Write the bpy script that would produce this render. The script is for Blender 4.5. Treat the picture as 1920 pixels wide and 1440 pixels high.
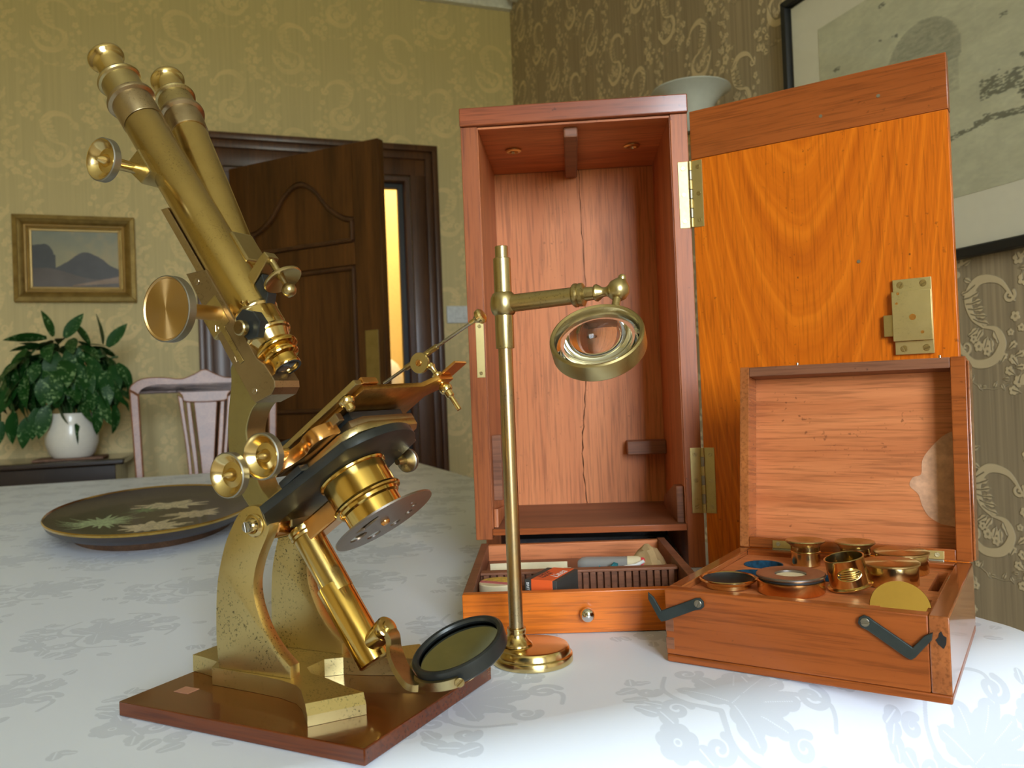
import bpy, bmesh, math, random
import numpy as np
from mathutils import Matrix, Vector
random.seed(7)
R = math.radians
scn = bpy.context.scene
col = scn.collection
for o in list(bpy.data.objects): bpy.data.objects.remove(o)

# ------------------------------------------------------------ camera, sky, light, exposure
TZ = 0.75                                  # table top height
RYAW = 0.3464                              # the room is turned against the view
PITCH, ROLL = 0.0138, -0.0397
cp, sp, cr, sr = math.cos(PITCH), math.sin(PITCH), math.cos(ROLL), math.sin(ROLL)
fw = Vector((0, cp, sp)); up0 = Vector((0, -sp, cp)); r0 = Vector((1, 0, 0))
cx_ = r0*cr + up0*sr; cu_ = up0*cr - r0*sr
cam_d = bpy.data.cameras.new('camera'); cam = bpy.data.objects.new('camera', cam_d); col.objects.link(cam)
cam.matrix_world = Matrix(((cx_.x, cu_.x, -fw.x, 0), (cx_.y, cu_.y, -fw.y, 0), (cx_.z, cu_.z, -fw.z, TZ+0.2), (0, 0, 0, 1)))
cam_d.sensor_width = 36; cam_d.lens = 1538/1920*36; cam_d.clip_start = .01
cam_d.dof.use_dof = True; cam_d.dof.focus_distance = .64; cam_d.dof.aperture_fstop = 14
scn.camera = cam
scn.view_settings.view_transform = 'Standard'; scn.view_settings.look = 'None'
scn.view_settings.gamma = 1; scn.view_settings.use_curve_mapping = False
scn.view_settings.exposure = 0.36
SKY = 23.0
w = bpy.data.worlds.new('sky'); scn.world = w; w.use_nodes = True
nt = w.node_tree; nt.nodes.clear()
tc = nt.nodes.new('ShaderNodeTexCoord'); sep = nt.nodes.new('ShaderNodeSeparateXYZ'); nt.links.new(tc.outputs['Generated'], sep.inputs[0])
rmp = nt.nodes.new('ShaderNodeValToRGB'); nt.links.new(sep.outputs['Z'], rmp.inputs[0])
rmp.color_ramp.elements[0].position = 0.0; rmp.color_ramp.elements[0].color = (.38, .40, .27, 1)
rmp.color_ramp.elements[1].position = .03; rmp.color_ramp.elements[1].color = (.80, .90, 1.0, 1)
bg = nt.nodes.new('ShaderNodeBackground'); bg.inputs[1].default_value = SKY
ow = nt.nodes.new('ShaderNodeOutputWorld'); nt.links.new(rmp.outputs[0], bg.inputs[0]); nt.links.new(bg.outputs[0], ow.inputs[0])
RA = Vector((math.cos(RYAW), math.sin(RYAW), 0)); RB = Vector((-math.sin(RYAW), math.cos(RYAW), 0))
RM = Matrix.Rotation(RYAW, 4, 'Z')
WIN = (-.72, .54, .85, 2.70); FRONT = -2.8      # window opening in the wall behind the camera
def portal(cx, cy, cz, sx, sy, rot):
    la = bpy.data.lights.new('window_portal', 'AREA'); la.shape = 'RECTANGLE'; la.size = sx; la.size_y = sy; la.cycles.is_portal = True
    lo = bpy.data.objects.new('window_portal', la); col.objects.link(lo); lo.matrix_world = RM @ Matrix.Translation((cx, cy, cz)) @ rot
portal((WIN[0]+WIN[1])/2, FRONT-.13, (WIN[2]+WIN[3])/2, WIN[1]-WIN[0], WIN[3]-WIN[2], Matrix.Rotation(R(90), 4, 'X'))

# ------------------------------------------------------------ helpers
def put(o, label=None, cat=None, group=None, kind=None):
    if label: o['label'] = label
    if cat: o['category'] = cat
    if group: o['group'] = group
    if kind: o['kind'] = kind
    return o
def thing(name, label, cat, M=None, group=None):
    o = bpy.data.objects.new(name, None); o.empty_display_size = .02; col.objects.link(o)
    if M is not None: o.matrix_basis = M
    return put(o, label, cat, group)
def mk(name, bm, mat, parent=None, M=None, label=None, cat=None, group=None, kind=None, ang=35, smooth=True):
    bmesh.ops.recalc_face_normals(bm, faces=bm.faces)
    me = bpy.data.meshes.new(name); bm.to_mesh(me); bm.free()
    if smooth:
        me.polygons.foreach_set('use_smooth', [True]*len(me.polygons)); me.set_sharp_from_angle(angle=R(ang))
    me.materials.append(mat)
    o = bpy.data.objects.new(name, me); col.objects.link(o)
    if parent: o.parent = parent
    if M is not None: o.matrix_basis = M
    return put(o, label, cat, group, kind)
def sharp_edges(bm, a=40):
    return [e for e in bm.edges if len(e.link_faces) == 2 and e.calc_face_angle(0) > R(a)]
def bbox(bm, x0, x1, y0, y1, z0, z1, bev=0.0, seg=2):
    t = bmesh.new()
    bmesh.ops.create_cube(t, size=1, matrix=Matrix.Translation(((x0+x1)/2, (y0+y1)/2, (z0+z1)/2)) @ Matrix.Diagonal((x1-x0, y1-y0, z1-z0, 1)))
    if bev > 0: bmesh.ops.bevel(t, geom=t.edges[:], offset=bev, segments=seg, affect='EDGES', profile=.5, clamp_overlap=True)
    join(bm, t)
def join(bm, t, M=None):
    me = bpy.data.meshes.new('tmp'); t.to_mesh(me); t.free()
    if M is not None: me.transform(M)
    bm.from_mesh(me); bpy.data.meshes.remove(me)
def box(name, b, mat, parent=None, M=None, bev=.0006, **k):
    k.setdefault('ang', 22); bm = bmesh.new(); bbox(bm, *b, bev=bev); return mk(name, bm, mat, parent, M, **k)
def bprism(bm, poly, h0, h1, bev=0.0, seg=2, M=None):
    t = bmesh.new()
    a = [t.verts.new((x, y, h0)) for x, y in poly]; b = [t.verts.new((x, y, h1)) for x, y in poly]
    n = len(poly)
    t.faces.new(a[::-1]); t.faces.new(b)
    for i in range(n): t.faces.new((a[i], a[(i+1) % n], b[(i+1) % n], b[i]))
    bmesh.ops.recalc_face_normals(t, faces=t.faces)
    if bev > 0:
        cap = [e for e in t.edges if (abs(e.verts[0].co.z-e.verts[1].co.z) < 1e-7)] 
        bmesh.ops.bevel(t, geom=cap, offset=bev, segments=seg, affect='EDGES', profile=.5, clamp_overlap=True)
    join(bm, t, M)
def prism(name, poly, h0, h1, mat, parent=None, M=None, bev=.0005, **k):
    k.setdefault('ang', 22); bm = bmesh.new(); bprism(bm, poly, h0, h1, bev); return mk(name, bm, mat, parent, M, **k)
def blathe(bm, prof, seg=48, M=None):
    t = bmesh.new(); rings = []
    for r, h in prof:
        if r < 1e-7: rings.append([t.verts.new((0, 0, h))])
        else: rings.append([t.verts.new((r*math.cos(2*math.pi*i/seg), r*math.sin(2*math.pi*i/seg), h)) for i in range(seg)])
    for A, B in zip(rings, rings[1:]):
        if len(A) == 1 and len(B) == 1: continue
        for i in range(seg):
            j = (i+1) % seg
            if len(A) == 1: t.faces.new((A[0], B[i], B[j]))
            elif len(B) == 1: t.faces.new((A[i], A[j], B[0]))
            else: t.faces.new((A[i], A[j], B[j], B[i]))
    join(bm, t, M)
def lathe(name, prof, mat, parent=None, M=None, seg=48, **k):
    bm = bmesh.new(); blathe(bm, prof, seg); return mk(name, bm, mat, parent, M, **k)
def cyl(r, h0, h1, b=.0004):
    return [(0, h0), (r-b, h0), (r, h0+b), (r, h1-b), (r-b, h1), (0, h1)]
def bsweep(bm, pts, sec, up=None, closed_sec=True, scales=None, cap=True):
    """sweep a 2-D section (list of (a,b)) along pts"""
    t = bmesh.new(); pts = [Vector(p) for p in pts]; n = len(pts); rows = []; u = Vector(up) if up else None
    for i, p in enumerate(pts):
        d = (pts[min(i+1, n-1)]-pts[max(i-1, 0)]).normalized()
        if u is None: u = d.orthogonal().normalized()
        v = d.cross(u).normalized(); uu = v.cross(d).normalized()
        if up is None: u = uu
        s = scales[i] if scales else 1
        rows.append([t.verts.new(p+uu*(a*s)+v*(b*s)) for a, b in sec])
    m = len(sec)
    for A, B in zip(rows, rows[1:]):
        for j in range(m): t.faces.new((A[j], A[(j+1) % m], B[(j+1) % m], B[j]))
    if cap: t.faces.new(rows[0][::-1]); t.faces.new(rows[-1])
    join(bm, t)
def circ(r, n=12): return [(r*math.cos(2*math.pi*i/n), r*math.sin(2*math.pi*i/n)) for i in range(n)]
def rect(a, b): return [(-a, -b), (a, -b), (a, b), (-a, b)]
def tube(name, pts, r, mat, parent=None, M=None, n=14, up=None, sec=None, scales=None, **k):
    bm = bmesh.new(); bsweep(bm, pts, sec or circ(r, n), up, scales=scales); return mk(name, bm, mat, parent, M, **k)
def frame(o, x, y, z):
    x, y, z = Vector(x), Vector(y), Vector(z)
    return Matrix(((x.x, y.x, z.x, o[0]), (x.y, y.y, z.y, o[1]), (x.z, y.z, z.z, o[2]), (0, 0, 0, 1)))
def along(o, axis):
    q = Vector(axis).normalized().to_track_quat('Z', 'Y'); return Matrix.Translation(Vector(o)) @ q.to_matrix().to_4x4()
def T3(x, y, z): return Matrix.Translation((x, y, z))
def RZ(a): return Matrix.Rotation(a, 4, 'Z')
def spline(pts, n=6):
    P = [Vector(p) for p in pts]; out = []
    for i in range(len(P)-1):
        p0, p1, p2, p3 = P[max(i-1, 0)], P[i], P[i+1], P[min(i+2, len(P)-1)]
        for k in range(n):
            t = k/n; out.append(.5*((2*p1)+(p2-p0)*t+(2*p0-5*p1+4*p2-p3)*t*t+(3*p1-p0-3*p2+p3)*t**3))
    out.append(P[-1]); return out
def spl2(pts, n=6): return [(p.x, p.y) for p in spline([(x, y, 0) for x, y in pts], n)]

# ------------------------------------------------------------ materials
def newmat(name):
    m = bpy.data.materials.new(name); m.use_nodes = True; nt = m.node_tree
    return m, nt, nt.nodes['Principled BSDF']
def N(nt, t, **k):
    n = nt.nodes.new(t)
    for a, b in k.items(): setattr(n, a, b)
    return n
def ramp(nt, src, stops):
    r = N(nt, 'ShaderNodeValToRGB'); e = r.color_ramp.elements
    while len(e) < len(stops): e.new(.5)
    for q, (p, c) in zip(e, stops):
        q.position = p; q.color = (*c, 1) if len(c) == 3 else c
    nt.links.new(src, r.inputs[0]); return r.outputs[0]
def noise(nt, vec, sc, det=4, ro=.55, dist=0):
    n = N(nt, 'ShaderNodeTexNoise'); n.inputs['Scale'].default_value = sc; n.inputs['Detail'].default_value = det
    n.inputs['Roughness'].default_value = ro; n.inputs['Distortion'].default_value = dist
    nt.links.new(vec, n.inputs['Vector']); return n.outputs['Fac']
def mix(nt, fac, a, b, mode='MIX'):
    m = N(nt, 'ShaderNodeMix', data_type='RGBA', blend_type=mode)
    for s, v in ((m.inputs[0], fac), (m.inputs[6], a), (m.inputs[7], b)):
        if hasattr(v, 'links'): nt.links.new(v, s)
        elif isinstance(v, (int, float)): s.default_value = v
        else: s.default_value = (*v, 1)
    return m.outputs[2]
def math_(nt, op, a, b=0.0, c=None):
    m = N(nt, 'ShaderNodeMath', operation=op)
    for s, v in zip(m.inputs, (a, b, c)):
        if v is None: continue
        if hasattr(v, 'links'): nt.links.new(v, s)
        else: s.default_value = v
    return m.outputs[0]
def objvec(nt, scale=(1, 1, 1), rot=(0, 0, 0), rnd=True):
    tc = N(nt, 'ShaderNodeTexCoord'); mp = N(nt, 'ShaderNodeMapping'); mp.inputs['Scale'].default_value = scale; mp.inputs['Rotation'].default_value = rot
    src = tc.outputs['Object']
    if rnd:
        oi = N(nt, 'ShaderNodeObjectInfo'); va = N(nt, 'ShaderNodeVectorMath', operation='ADD')
        s = math_(nt, 'MULTIPLY', oi.outputs['Random'], 3.7)
        nt.links.new(src, va.inputs[0]); nt.links.new(s, va.inputs[1]); src = va.outputs[0]
    nt.links.new(src, mp.inputs['Vector']); return mp.outputs[0]
def bump(nt, b, h, st, d=.001):
    n = N(nt, 'ShaderNodeBump'); n.inputs['Strength'].default_value = st; n.inputs['Distance'].default_value = d
    nt.links.new(h, n.inputs['Height']); nt.links.new(n.outputs[0], b.inputs['Normal'])
def plain(name, c, rough=.5, metal=0.0, coat=0.0, spec=.5, var=.12, vs=60):
    m, nt, b = newmat(name); b.inputs['Roughness'].default_value = rough; b.inputs['Metallic'].default_value = metal
    b.inputs['Coat Weight'].default_value = coat; b.inputs['Coat Roughness'].default_value = .06; b.inputs['Specular IOR Level'].default_value = spec
    v = objvec(nt); f = noise(nt, v, vs, 4)
    nt.links.new(ramp(nt, f, [(.3, tuple(x*(1-var) for x in c)), (.7, tuple(min(1, x*(1+var)) for x in c))]), b.inputs['Base Color'])
    return m
def wood(name, dark, light, axis='z', sc=1.0, rough=.32, coat=.35, coatr=.12, specks=.4, fig=1.0):
    m, nt, b = newmat(name)
    s = [26*sc, 26*sc, 26*sc]; s['xyz'.index(axis)] = 2.2*sc
    v = objvec(nt, s); big = noise(nt, v, 1.0*fig, 5, .6, .6)
    s2 = [420*sc, 420*sc, 420*sc]; s2['xyz'.index(axis)] = 16*sc
    v2 = objvec(nt, s2); fine = noise(nt, v2, 1.0, 3, .6)
    c = ramp(nt, big, [(.28, dark), (.5, tuple((a+b_)/2 for a, b_ in zip(dark, light))), (.72, light)])
    pore = ramp(nt, fine, [(.36, tuple(x*.62 for x in (1, .96, .92))), (.52, (1, 1, 1))])
    c = mix(nt, .8, c, pore, 'MULTIPLY')
    v3 = objvec(nt, (1, 1, 1)); sk = noise(nt, v3, 190, 2, .5)
    sk2 = noise(nt, v3, 14, 2, .5)
    spk = math_(nt, 'MULTIPLY', ramp(nt, sk, [(.68, (0, 0, 0)), (.74, (1, 1, 1))]), ramp(nt, sk2, [(.45, (0, 0, 0)), (.65, (1, 1, 1))]))
    c = mix(nt, math_(nt, 'MULTIPLY', spk, specks), c, tuple(x*.12 for x in dark))
    nt.links.new(c, b.inputs['Base Color'])
    b.inputs['Roughness'].default_value = rough; b.inputs['Coat Weight'].default_value = coat; b.inputs['Coat Roughness'].default_value = coatr; b.inputs['Specular IOR Level'].default_value = .35
    bump(nt, b, fine, .12, .0004)
    return m
def brass(name, c, rough=.25, tarn=.4, tc_=None, aniso=False, brushed=None, spots=0.0, coat=0.0):
    m, nt, b = newmat(name); b.inputs['Metallic'].default_value = 1
    v = objvec(nt); f = noise(nt, v, 260, 4, .6); f2 = noise(nt, v, 22, 5, .65)
    c2 = tc_ or tuple(x*.5 for x in c)
    col_ = mix(nt, math_(nt, 'MULTIPLY', ramp(nt, f2, [(.35, (0, 0, 0)), (.7, (1, 1, 1))]), tarn), c, c2)
    if spots > 0:
        s1 = ramp(nt, noise(nt, v, 620, 3, .6), [(.58, (0, 0, 0)), (.64, (1, 1, 1))]); s2 = ramp(nt, f2, [(.47, (0, 0, 0)), (.62, (1, 1, 1))])
        sp_ = math_(nt, 'MULTIPLY', math_(nt, 'MULTIPLY', s1, s2), spots)
        col_ = mix(nt, sp_, col_, (.03, .024, .012))
    nt.links.new(col_, b.inputs['Base Color'])
    rr = N(nt, 'ShaderNodeMapRange'); nt.links.new(f, rr.inputs[0]); rr.inputs[3].default_value = rough*.85; rr.inputs[4].default_value = rough*1.18
    nt.links.new(rr.outputs[0], b.inputs['Roughness'])
    if aniso:
        b.inputs['Anisotropic'].default_value = .95
        tg = N(nt, 'ShaderNodeTangent', direction_type='RADIAL', axis='Z'); nt.links.new(tg.outputs[0], b.inputs['Tangent'])
    if brushed:
        s = [900, 900, 900]; s['xyz'.index(brushed)] = 12
        bump(nt, b, noise(nt, objvec(nt, s), 1, 2), .05, .0003)
    if coat: b.inputs['Coat Weight'].default_value = coat
    return m
def imgmat(name, arr, rough=.6, uvsize=None, axes='xz', coat=0.0):
    """flat print: a picture computed in this script, laid on by object coordinates"""
    h, w_ = arr.shape[:2]
    im = bpy.data.images.new(name, w_, h); a = np.ones((h, w_, 4), np.float32); a[..., :3] = np.clip(arr, 0, 1)**(1/2.2); im.pixels.foreach_set(a.ravel()); im.pack()
    m, nt, b = newmat(name); t = N(nt, 'ShaderNodeTexImage'); t.image = im; t.extension = 'EXTEND'
    tc = N(nt, 'ShaderNodeTexCoord'); sp_ = N(nt, 'ShaderNodeSeparateXYZ'); nt.links.new(tc.outputs['Object'], sp_.inputs[0])
    cb = N(nt, 'ShaderNodeCombineXYZ')
    x0, x1, z0, z1 = uvsize
    for k, (ax, a0, a1) in enumerate(((axes[0], x0, x1), (axes[1], z0, z1))):
        s = math_(nt, 'DIVIDE', math_(nt, 'SUBTRACT', sp_.outputs['xyz'.index(ax)], a0), a1-a0); nt.links.new(s, cb.inputs[k])
    nt.links.new(cb.outputs[0], t.inputs[0]); nt.links.new(t.outputs[0], b.inputs['Base Color'])
    b.inputs['Roughness'].default_value = rough; b.inputs['Coat Weight'].default_value = coat; b.inputs['Coat Roughness'].default_value = .03
    return m

# pattern drawing for woven / printed repeats (a mask computed here)
class Tile:
    def __init__(s, n): s.n = n; s.a = np.zeros((n, n), np.float32)
    def disc(s, x, y, r, v=1.0):
        n = s.n; px, py, pr = x*n, y*n, max(r*n, .7); k = int(pr+2)
        X = np.arange(int(px)-k, int(px)+k+1); Y = np.arange(int(py)-k, int(py)+k+1)
        d = np.hypot(X[None, :]-px, Y[:, None]-py); q = np.clip(pr-d+.5, 0, 1)*v
        ix = np.ix_(Y % n, X % n); s.a[ix] = np.maximum(s.a[ix], q)
    def cut(s, x, y, r):
        n = s.n; px, py, pr = x*n, y*n, max(r*n, .7); k = int(pr+2)
        X = np.arange(int(px)-k, int(px)+k+1); Y = np.arange(int(py)-k, int(py)+k+1)
        d = np.hypot(X[None, :]-px, Y[:, None]-py); q = np.clip(pr-d+.5, 0, 1)
        ix = np.ix_(Y % n, X % n); s.a[ix] = np.minimum(s.a[ix], 1-q)
    def stroke(s, pts, w0, w1, fn=None):
        p = [(a.x, a.y) for a in spline([(x, y, 0) for x, y in pts], 14)]
        for i, (x, y) in enumerate(p):
            t = i/(len(p)-1); r = fn(t) if fn else w0+(w1-w0)*t; s.disc(x, y, r)
    def spiral(s, x, y, r0, r1, a0, turns, w0, w1):
        m = int(40*abs(turns))+8
        for i in range(m):
            t = i/(m-1); a = a0+2*math.pi*turns*t; r = r0+(r1-r0)*t; s.disc(x+r*math.cos(a), y+r*math.sin(a), w0+(w1-w0)*t)
    def leaf(s, x, y, a, L, W, lobes=3, vein=True):
        m = 26
        for i in range(m):
            t = i/(m-1); r = W*math.sin(math.pi*min(1, t*.95+.04))**.8*(1+.28*math.sin(t*math.pi*2*lobes)); s.disc(x+L*t*math.cos(a), y+L*t*math.sin(a), max(r, .002))
        if vein:
            for i in range(m): s.cut(x+L*.9*i/m*math.cos(a), y+L*.9*i/m*math.sin(a), .0022)
    def flower(s, x, y, r, k=5, a=0.0):
        for i in range(k):
            q = a+2*math.pi*i/k; s.disc(x+r*.6*math.cos(q), y+r*.6*math.sin(q), r*.42)
        s.cut(x, y, r*.2); s.disc(x, y, r*.12)
def wallpaper_tile(n=768):
    t = Tile(n)
    for ox, oy, f in ((0, 0, 1), (.5, .5, -1)):
        P = lambda x, y: (ox+.25+f*x, oy+y)
        # big C scrolls with acanthus leaf
        t.stroke([P(-.20, .02), P(-.12, .13), P(0, .15), P(.07, .07), P(.05, -.04), P(-.01, -.10)], .012, .012, lambda q: .006+.022*math.sin(math.pi*q)**1.5)
        for k in range(6):
            q = k/5; x = .075-.06*q; y = .10-.17*q; a = 2.6+.8*q if f > 0 else .5-.8*q
            X, Y = P(x, y); t.leaf(X, Y, a, .065, .013, 2)
            t.leaf(X, Y, a+3.4, .04, .010, 2)
        X, Y = P(-.17, .05); t.spiral(X, Y, .035, .004, 2.5, 1.3*f, .010, .006)
        t.stroke([P(-.01, -.10), P(-.09, -.12), P(-.12, -.20), P(-.06, -.28), P(.05, -.29), P(.12, -.22), P(.15, -.15)], .01, .005, lambda q: .006+.02*math.sin(math.pi*q)**1.2)
        X, Y = P(.10, -.20); t.spiral(X, Y, .045, .004, 0, -1.2*f, .010, .005)
        for k in range(5):
            X, Y = P(-.10+.045*k, -.19-.05*math.sin(k*1.2)); t.leaf(X, Y, 1.2+.35*k, .075, .015, 2)
        # bouquets
        for (x, y, r) in ((.16, .20, .045), (.21, .14, .035), (.12, .27, .035), (.20, .28, .03), (.26, .21, .028), (.02, -.20, .03), (-.03, -.23, .026), (.05, -.16, .024), (-.2, -.06, .028), (-.23, -.12, .022), (-.17, -.14, .02), (.14, -.32, .024), (.19, -.36, .02), (.09, -.37, .018)):
            X, Y = P(x, y); t.flower(X, Y, r, 5, x*20)
        for k in range(16):
            a = k*.9; X, Y = P(.17+.09*math.cos(a), .21+.09*math.sin(a)); t.leaf(X, Y, a, .05, .012, 1)
        for k in range(10):
            a = k*2.4; rr = .05+.012*k; X, Y = P(-.30+rr*math.cos(a)*.5, .18+rr*math.sin(a)); t.flower(X, Y, .020+.006*(k%3), 5, a)
            t.leaf(X, Y, a*1.7, .045, .011, 1); X, Y = P(.33+rr*math.cos(a)*.45, -.05+rr*math.sin(a)*1.2); t.leaf(X, Y, a+1, .05, .013, 2); t.flower(X, Y, .016+.004*(k%3), 5, a)
        t.stroke([P(.14, -.32), P(.05, -.40), P(-.06, -.43), P(-.16, -.40)], .004, .003)
        for k in range(7):
            X, Y = P(.12-.045*k, -.35-.07*math.sin(k*.45)); t.leaf(X, Y, k*2.1, .035, .009, 1)
    return t.a
def damask_tile(n=768):
    t = Tile(n)
    for ox, oy, f in ((.25, .3, 1), (.75, .8, -1)):
        P = lambda x, y: (ox+f*x, oy+y)
        for sgn in (1, -1):
            for (a, L, W) in ((.35, .17, .035), (1.0, .19, .040), (-.35, .15, .03), (1.45, .2, .035)):
                X, Y = P(0, 0); t.leaf(X, Y, (a if sgn > 0 else math.pi-a), L, W, 4)
            for (cx, cy, r, tr) in ((.11, .20, .045, 1.4), (.19, .06, .038, -1.3), (.07, -.14, .04, 1.3), (.18, -.12, .03, -1.2)):
                X, Y = P(cx*sgn, cy); t.spiral(X, Y, r, .006, 1.2 if sgn > 0 else 2.0, tr*sgn, .012, .008)
            t.stroke([P(0, -.05), P(.08*sgn, -.10), P(.16*sgn, -.08), P(.22*sgn, .0)], .009, .006)
            t.stroke([P(0, .05), P(.07*sgn, .16), P(.15*sgn, .22), P(.21*sgn, .17)], .010, .006)
            for k in range(5):
                X, Y = P(sgn*(.05+.045*k), -.20+.02*math.sin(k*2)); t.leaf(X, Y, -.6+.5*k if sgn > 0 else 3.7-.5*k, .06, .02, 2)
        X, Y = P(0, .24); t.flower(X, Y, .05, 6); X, Y = P(0, -.22); t.flower(X, Y, .055, 7, .3)
    rs = random.Random(3)
    for k in range(14):
        x, y = rs.random(), rs.random()
        t.leaf(x, y, rs.random()*6.28, .05, .015, 2)
    return t.a
def tile_image(name, a):
    im = bpy.data.images.new(name, a.shape[1], a.shape[0]); im.colorspace_settings.name = 'Non-Color'
    p = np.ones((*a.shape, 4), np.float32); p[..., :3] = a[..., None]; im.pixels.foreach_set(p.ravel()); im.pack(); return im
WT = tile_image('wallpaper_repeat', wallpaper_tile()); DT = tile_image('damask_repeat', damask_tile())
def wallpaper(name, ground, motif, size, ux, relief, stripe=.0, soft=0.0):
    m, nt, b = newmat(name)
    tc = N(nt, 'ShaderNodeTexCoord'); sp_ = N(nt, 'ShaderNodeSeparateXYZ'); nt.links.new(tc.outputs['Object'], sp_.inputs[0])
    cb = N(nt, 'ShaderNodeCombineXYZ'); u = sp_.outputs['xyz'.index(ux)]
    nt.links.new(math_(nt, 'DIVIDE', u, size), cb.inputs[0]); nt.links.new(math_(nt, 'DIVIDE', sp_.outputs[2], size), cb.inputs[1])
    t = N(nt, 'ShaderNodeTexImage'); t.image = WT; t.interpolation = 'Cubic'; nt.links.new(cb.outputs[0], t.inputs[0])
    f = t.outputs[0]
    # fine vertical weave stripes of the ground
    v = N(nt, 'ShaderNodeCombineXYZ'); nt.links.new(math_(nt, 'MULTIPLY', u, 90.0), v.inputs[0]); nt.links.new(math_(nt, 'MULTIPLY', sp_.outputs[2], 1.2), v.inputs[1])
    st = noise(nt, v.outputs[0], 1.0, 3, .7)
    g = mix(nt, ramp(nt, st, [(.35, (0, 0, 0)), (.65, (1, 1, 1))]), tuple(x*(1-stripe) for x in ground), tuple(x*(1+stripe) for x in ground))
    wv = noise(nt, objvec(nt, rnd=False), 11, 4, .6)
    fac = math_(nt, 'MULTIPLY', f, ramp(nt, wv, [(.3, (1-soft,)*3), (.65, (1, 1, 1))]))
    nt.links.new(mix(nt, fac, g, motif), b.inputs['Base Color'])
    b.inputs['Roughness'].default_value = .62
    h = math_(nt, 'ADD', math_(nt, 'MULTIPLY', f, 1.0), math_(nt, 'MULTIPLY', st, .12)); bump(nt, b, h, relief, .003)
    return m

M = {}
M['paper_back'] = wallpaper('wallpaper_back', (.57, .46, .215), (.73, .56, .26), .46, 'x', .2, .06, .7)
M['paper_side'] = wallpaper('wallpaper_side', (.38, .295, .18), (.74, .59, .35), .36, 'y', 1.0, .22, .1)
M['white_paint'] = plain('white_paint', (.72, .72, .68), .5)
M['ceiling'] = plain('ceiling_paint', (.85, .84, .78), .8)
M['carpet'] = plain('carpet', (.46, .38, .27), .95, var=.3, vs=200)
M['hall'] = plain('hall_paint', (.78, .60, .24), .7, var=.03)
M['door_wood'] = wood('door_oak', (.050, .018, .003), (.155, .056, .011), 'z', .35, .42, .08, .2, 0)
M['frame_wood'] = wood('door_frame_wood', (.045, .017, .006), (.115, .045, .015), 'z', .35, .38, .15, .2, 0)
M['chair_wood'] = wood('chair_mahogany', (.20, .07, .028), (.38, .16, .07), 'z', .5, .36, .32, .25, 0)
M['dark_wood'] = wood('dark_polished_wood', (.012, .007, .005), (.03, .016, .010), 'x', .5, .25, .6, .06, 0)
M['mah_red'] = wood('mahogany_red', (.17, .036, .014), (.38, .10, .038), 'x', 1, .30, .5, .12, .7)
M['mah_redz'] = wood('mahogany_red_upright', (.26, .062, .013), (.46, .125, .026), 'z', 1, .46, .12, .3, .8)
M['mah_in'] = wood('mahogany_inside', (.40, .115, .036), (.62, .22, .080), 'z', 1, .5, .08, .3, .5, 1.4)
M['mah_inx'] = wood('mahogany_inside_lengthwise', (.45, .125, .037), (.70, .25, .090), 'x', 1, .5, .08, .3, .5, 1.4)
M['mah_iny'] = wood('mahogany_back_board', (.54, .165, .050), (.70, .25, .085), 'y', .8, .5, .08, .3, .5, 1.2)
M['mah_dim'] = wood('mahogany_brown', (.15, .055, .026), (.30, .12, .06), 'x', 1, .5, .1, .3, .5)
M['box_wood'] = wood('box_mahogany', (.27, .062, .010), (.37, .092, .017), 'x', 1, .32, .25, .14, .35)
M['box_side'] = wood('box_mahogany_side', (.25, .068, .018), (.44, .14, .038), 'y', 1, .22, .7, .08, .3)
M['drawer_front'] = wood('drawer_front_wood', (.52, .115, .006), (.76, .19, .012), 'x', 1, .34, .15, .12, .3)
M['board_wood'] = wood('baseboard_mahogany', (.075, .015, .003), (.155, .034, .005), 'x', 1, .2, .45, .06, .3)
# door panel of the case: cathedral figure
def panel_mat():
    m, nt, b = newmat('mahogany_figured_panel')
    tc = N(nt, 'ShaderNodeTexCoord'); sp_ = N(nt, 'ShaderNodeSeparateXYZ'); nt.links.new(tc.outputs['Object'], sp_.inputs[0])
    v1 = objvec(nt, (9, 9, 3), rnd=False); wob = noise(nt, v1, 1.0, 3)
    x = math_(nt, 'SUBTRACT', sp_.outputs[0], .118); x2 = math_(nt, 'MULTIPLY', x, x)
    ph = math_(nt, 'SUBTRACT', sp_.outputs[2], math_(nt, 'MULTIPLY', x2, 32.0))
    ph = math_(nt, 'ADD', ph, math_(nt, 'MULTIPLY', wob, .10))
    cb = N(nt, 'ShaderNodeCombineXYZ'); nt.links.new(math_(nt, 'MULTIPLY', ph, 28.0), cb.inputs[0])
    big = noise(nt, cb.outputs[0], 1.0, 3, .55)
    c = ramp(nt, big, [(.3, (.50, .100, .003)), (.5, (.62, .138, .004)), (.68, (.74, .185, .007))])
    fine = noise(nt, objvec(nt, (420, 420, 16), rnd=False), 1.0, 3, .6)
    c = mix(nt, .75, c, ramp(nt, fine, [(.36, (.66, .62, .55)), (.5, (1, 1, 1))]), 'MULTIPLY')
    v3 = objvec(nt, rnd=False); k = math_(nt, 'MULTIPLY', ramp(nt, noise(nt, v3, 160, 2), [(.66, (0, 0, 0)), (.72, (1, 1, 1))]), ramp(nt, noise(nt, v3, 12, 2), [(.45, (0, 0, 0)), (.6, (1, 1, 1))]))
    c = mix(nt, math_(nt, 'MULTIPLY', k, .75), c, (.05, .016, .005))
    nt.links.new(c, b.inputs['Base Color']); b.inputs['Roughness'].default_value = .34; b.inputs['Specular IOR Level'].default_value = .3; b.inputs['Coat Weight'].default_value = .06; b.inputs['Coat Roughness'].default_value = .1
    return m
M['panel'] = panel_mat()
M['tube'] = brass('lacquered_brass_tube', (.66, .49, .19), .20, .4, (.46, .33, .11), spots=.35)
M['brass'] = brass('bright_brass', (.74, .58, .27), .18, .35, (.56, .40, .15))
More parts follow.
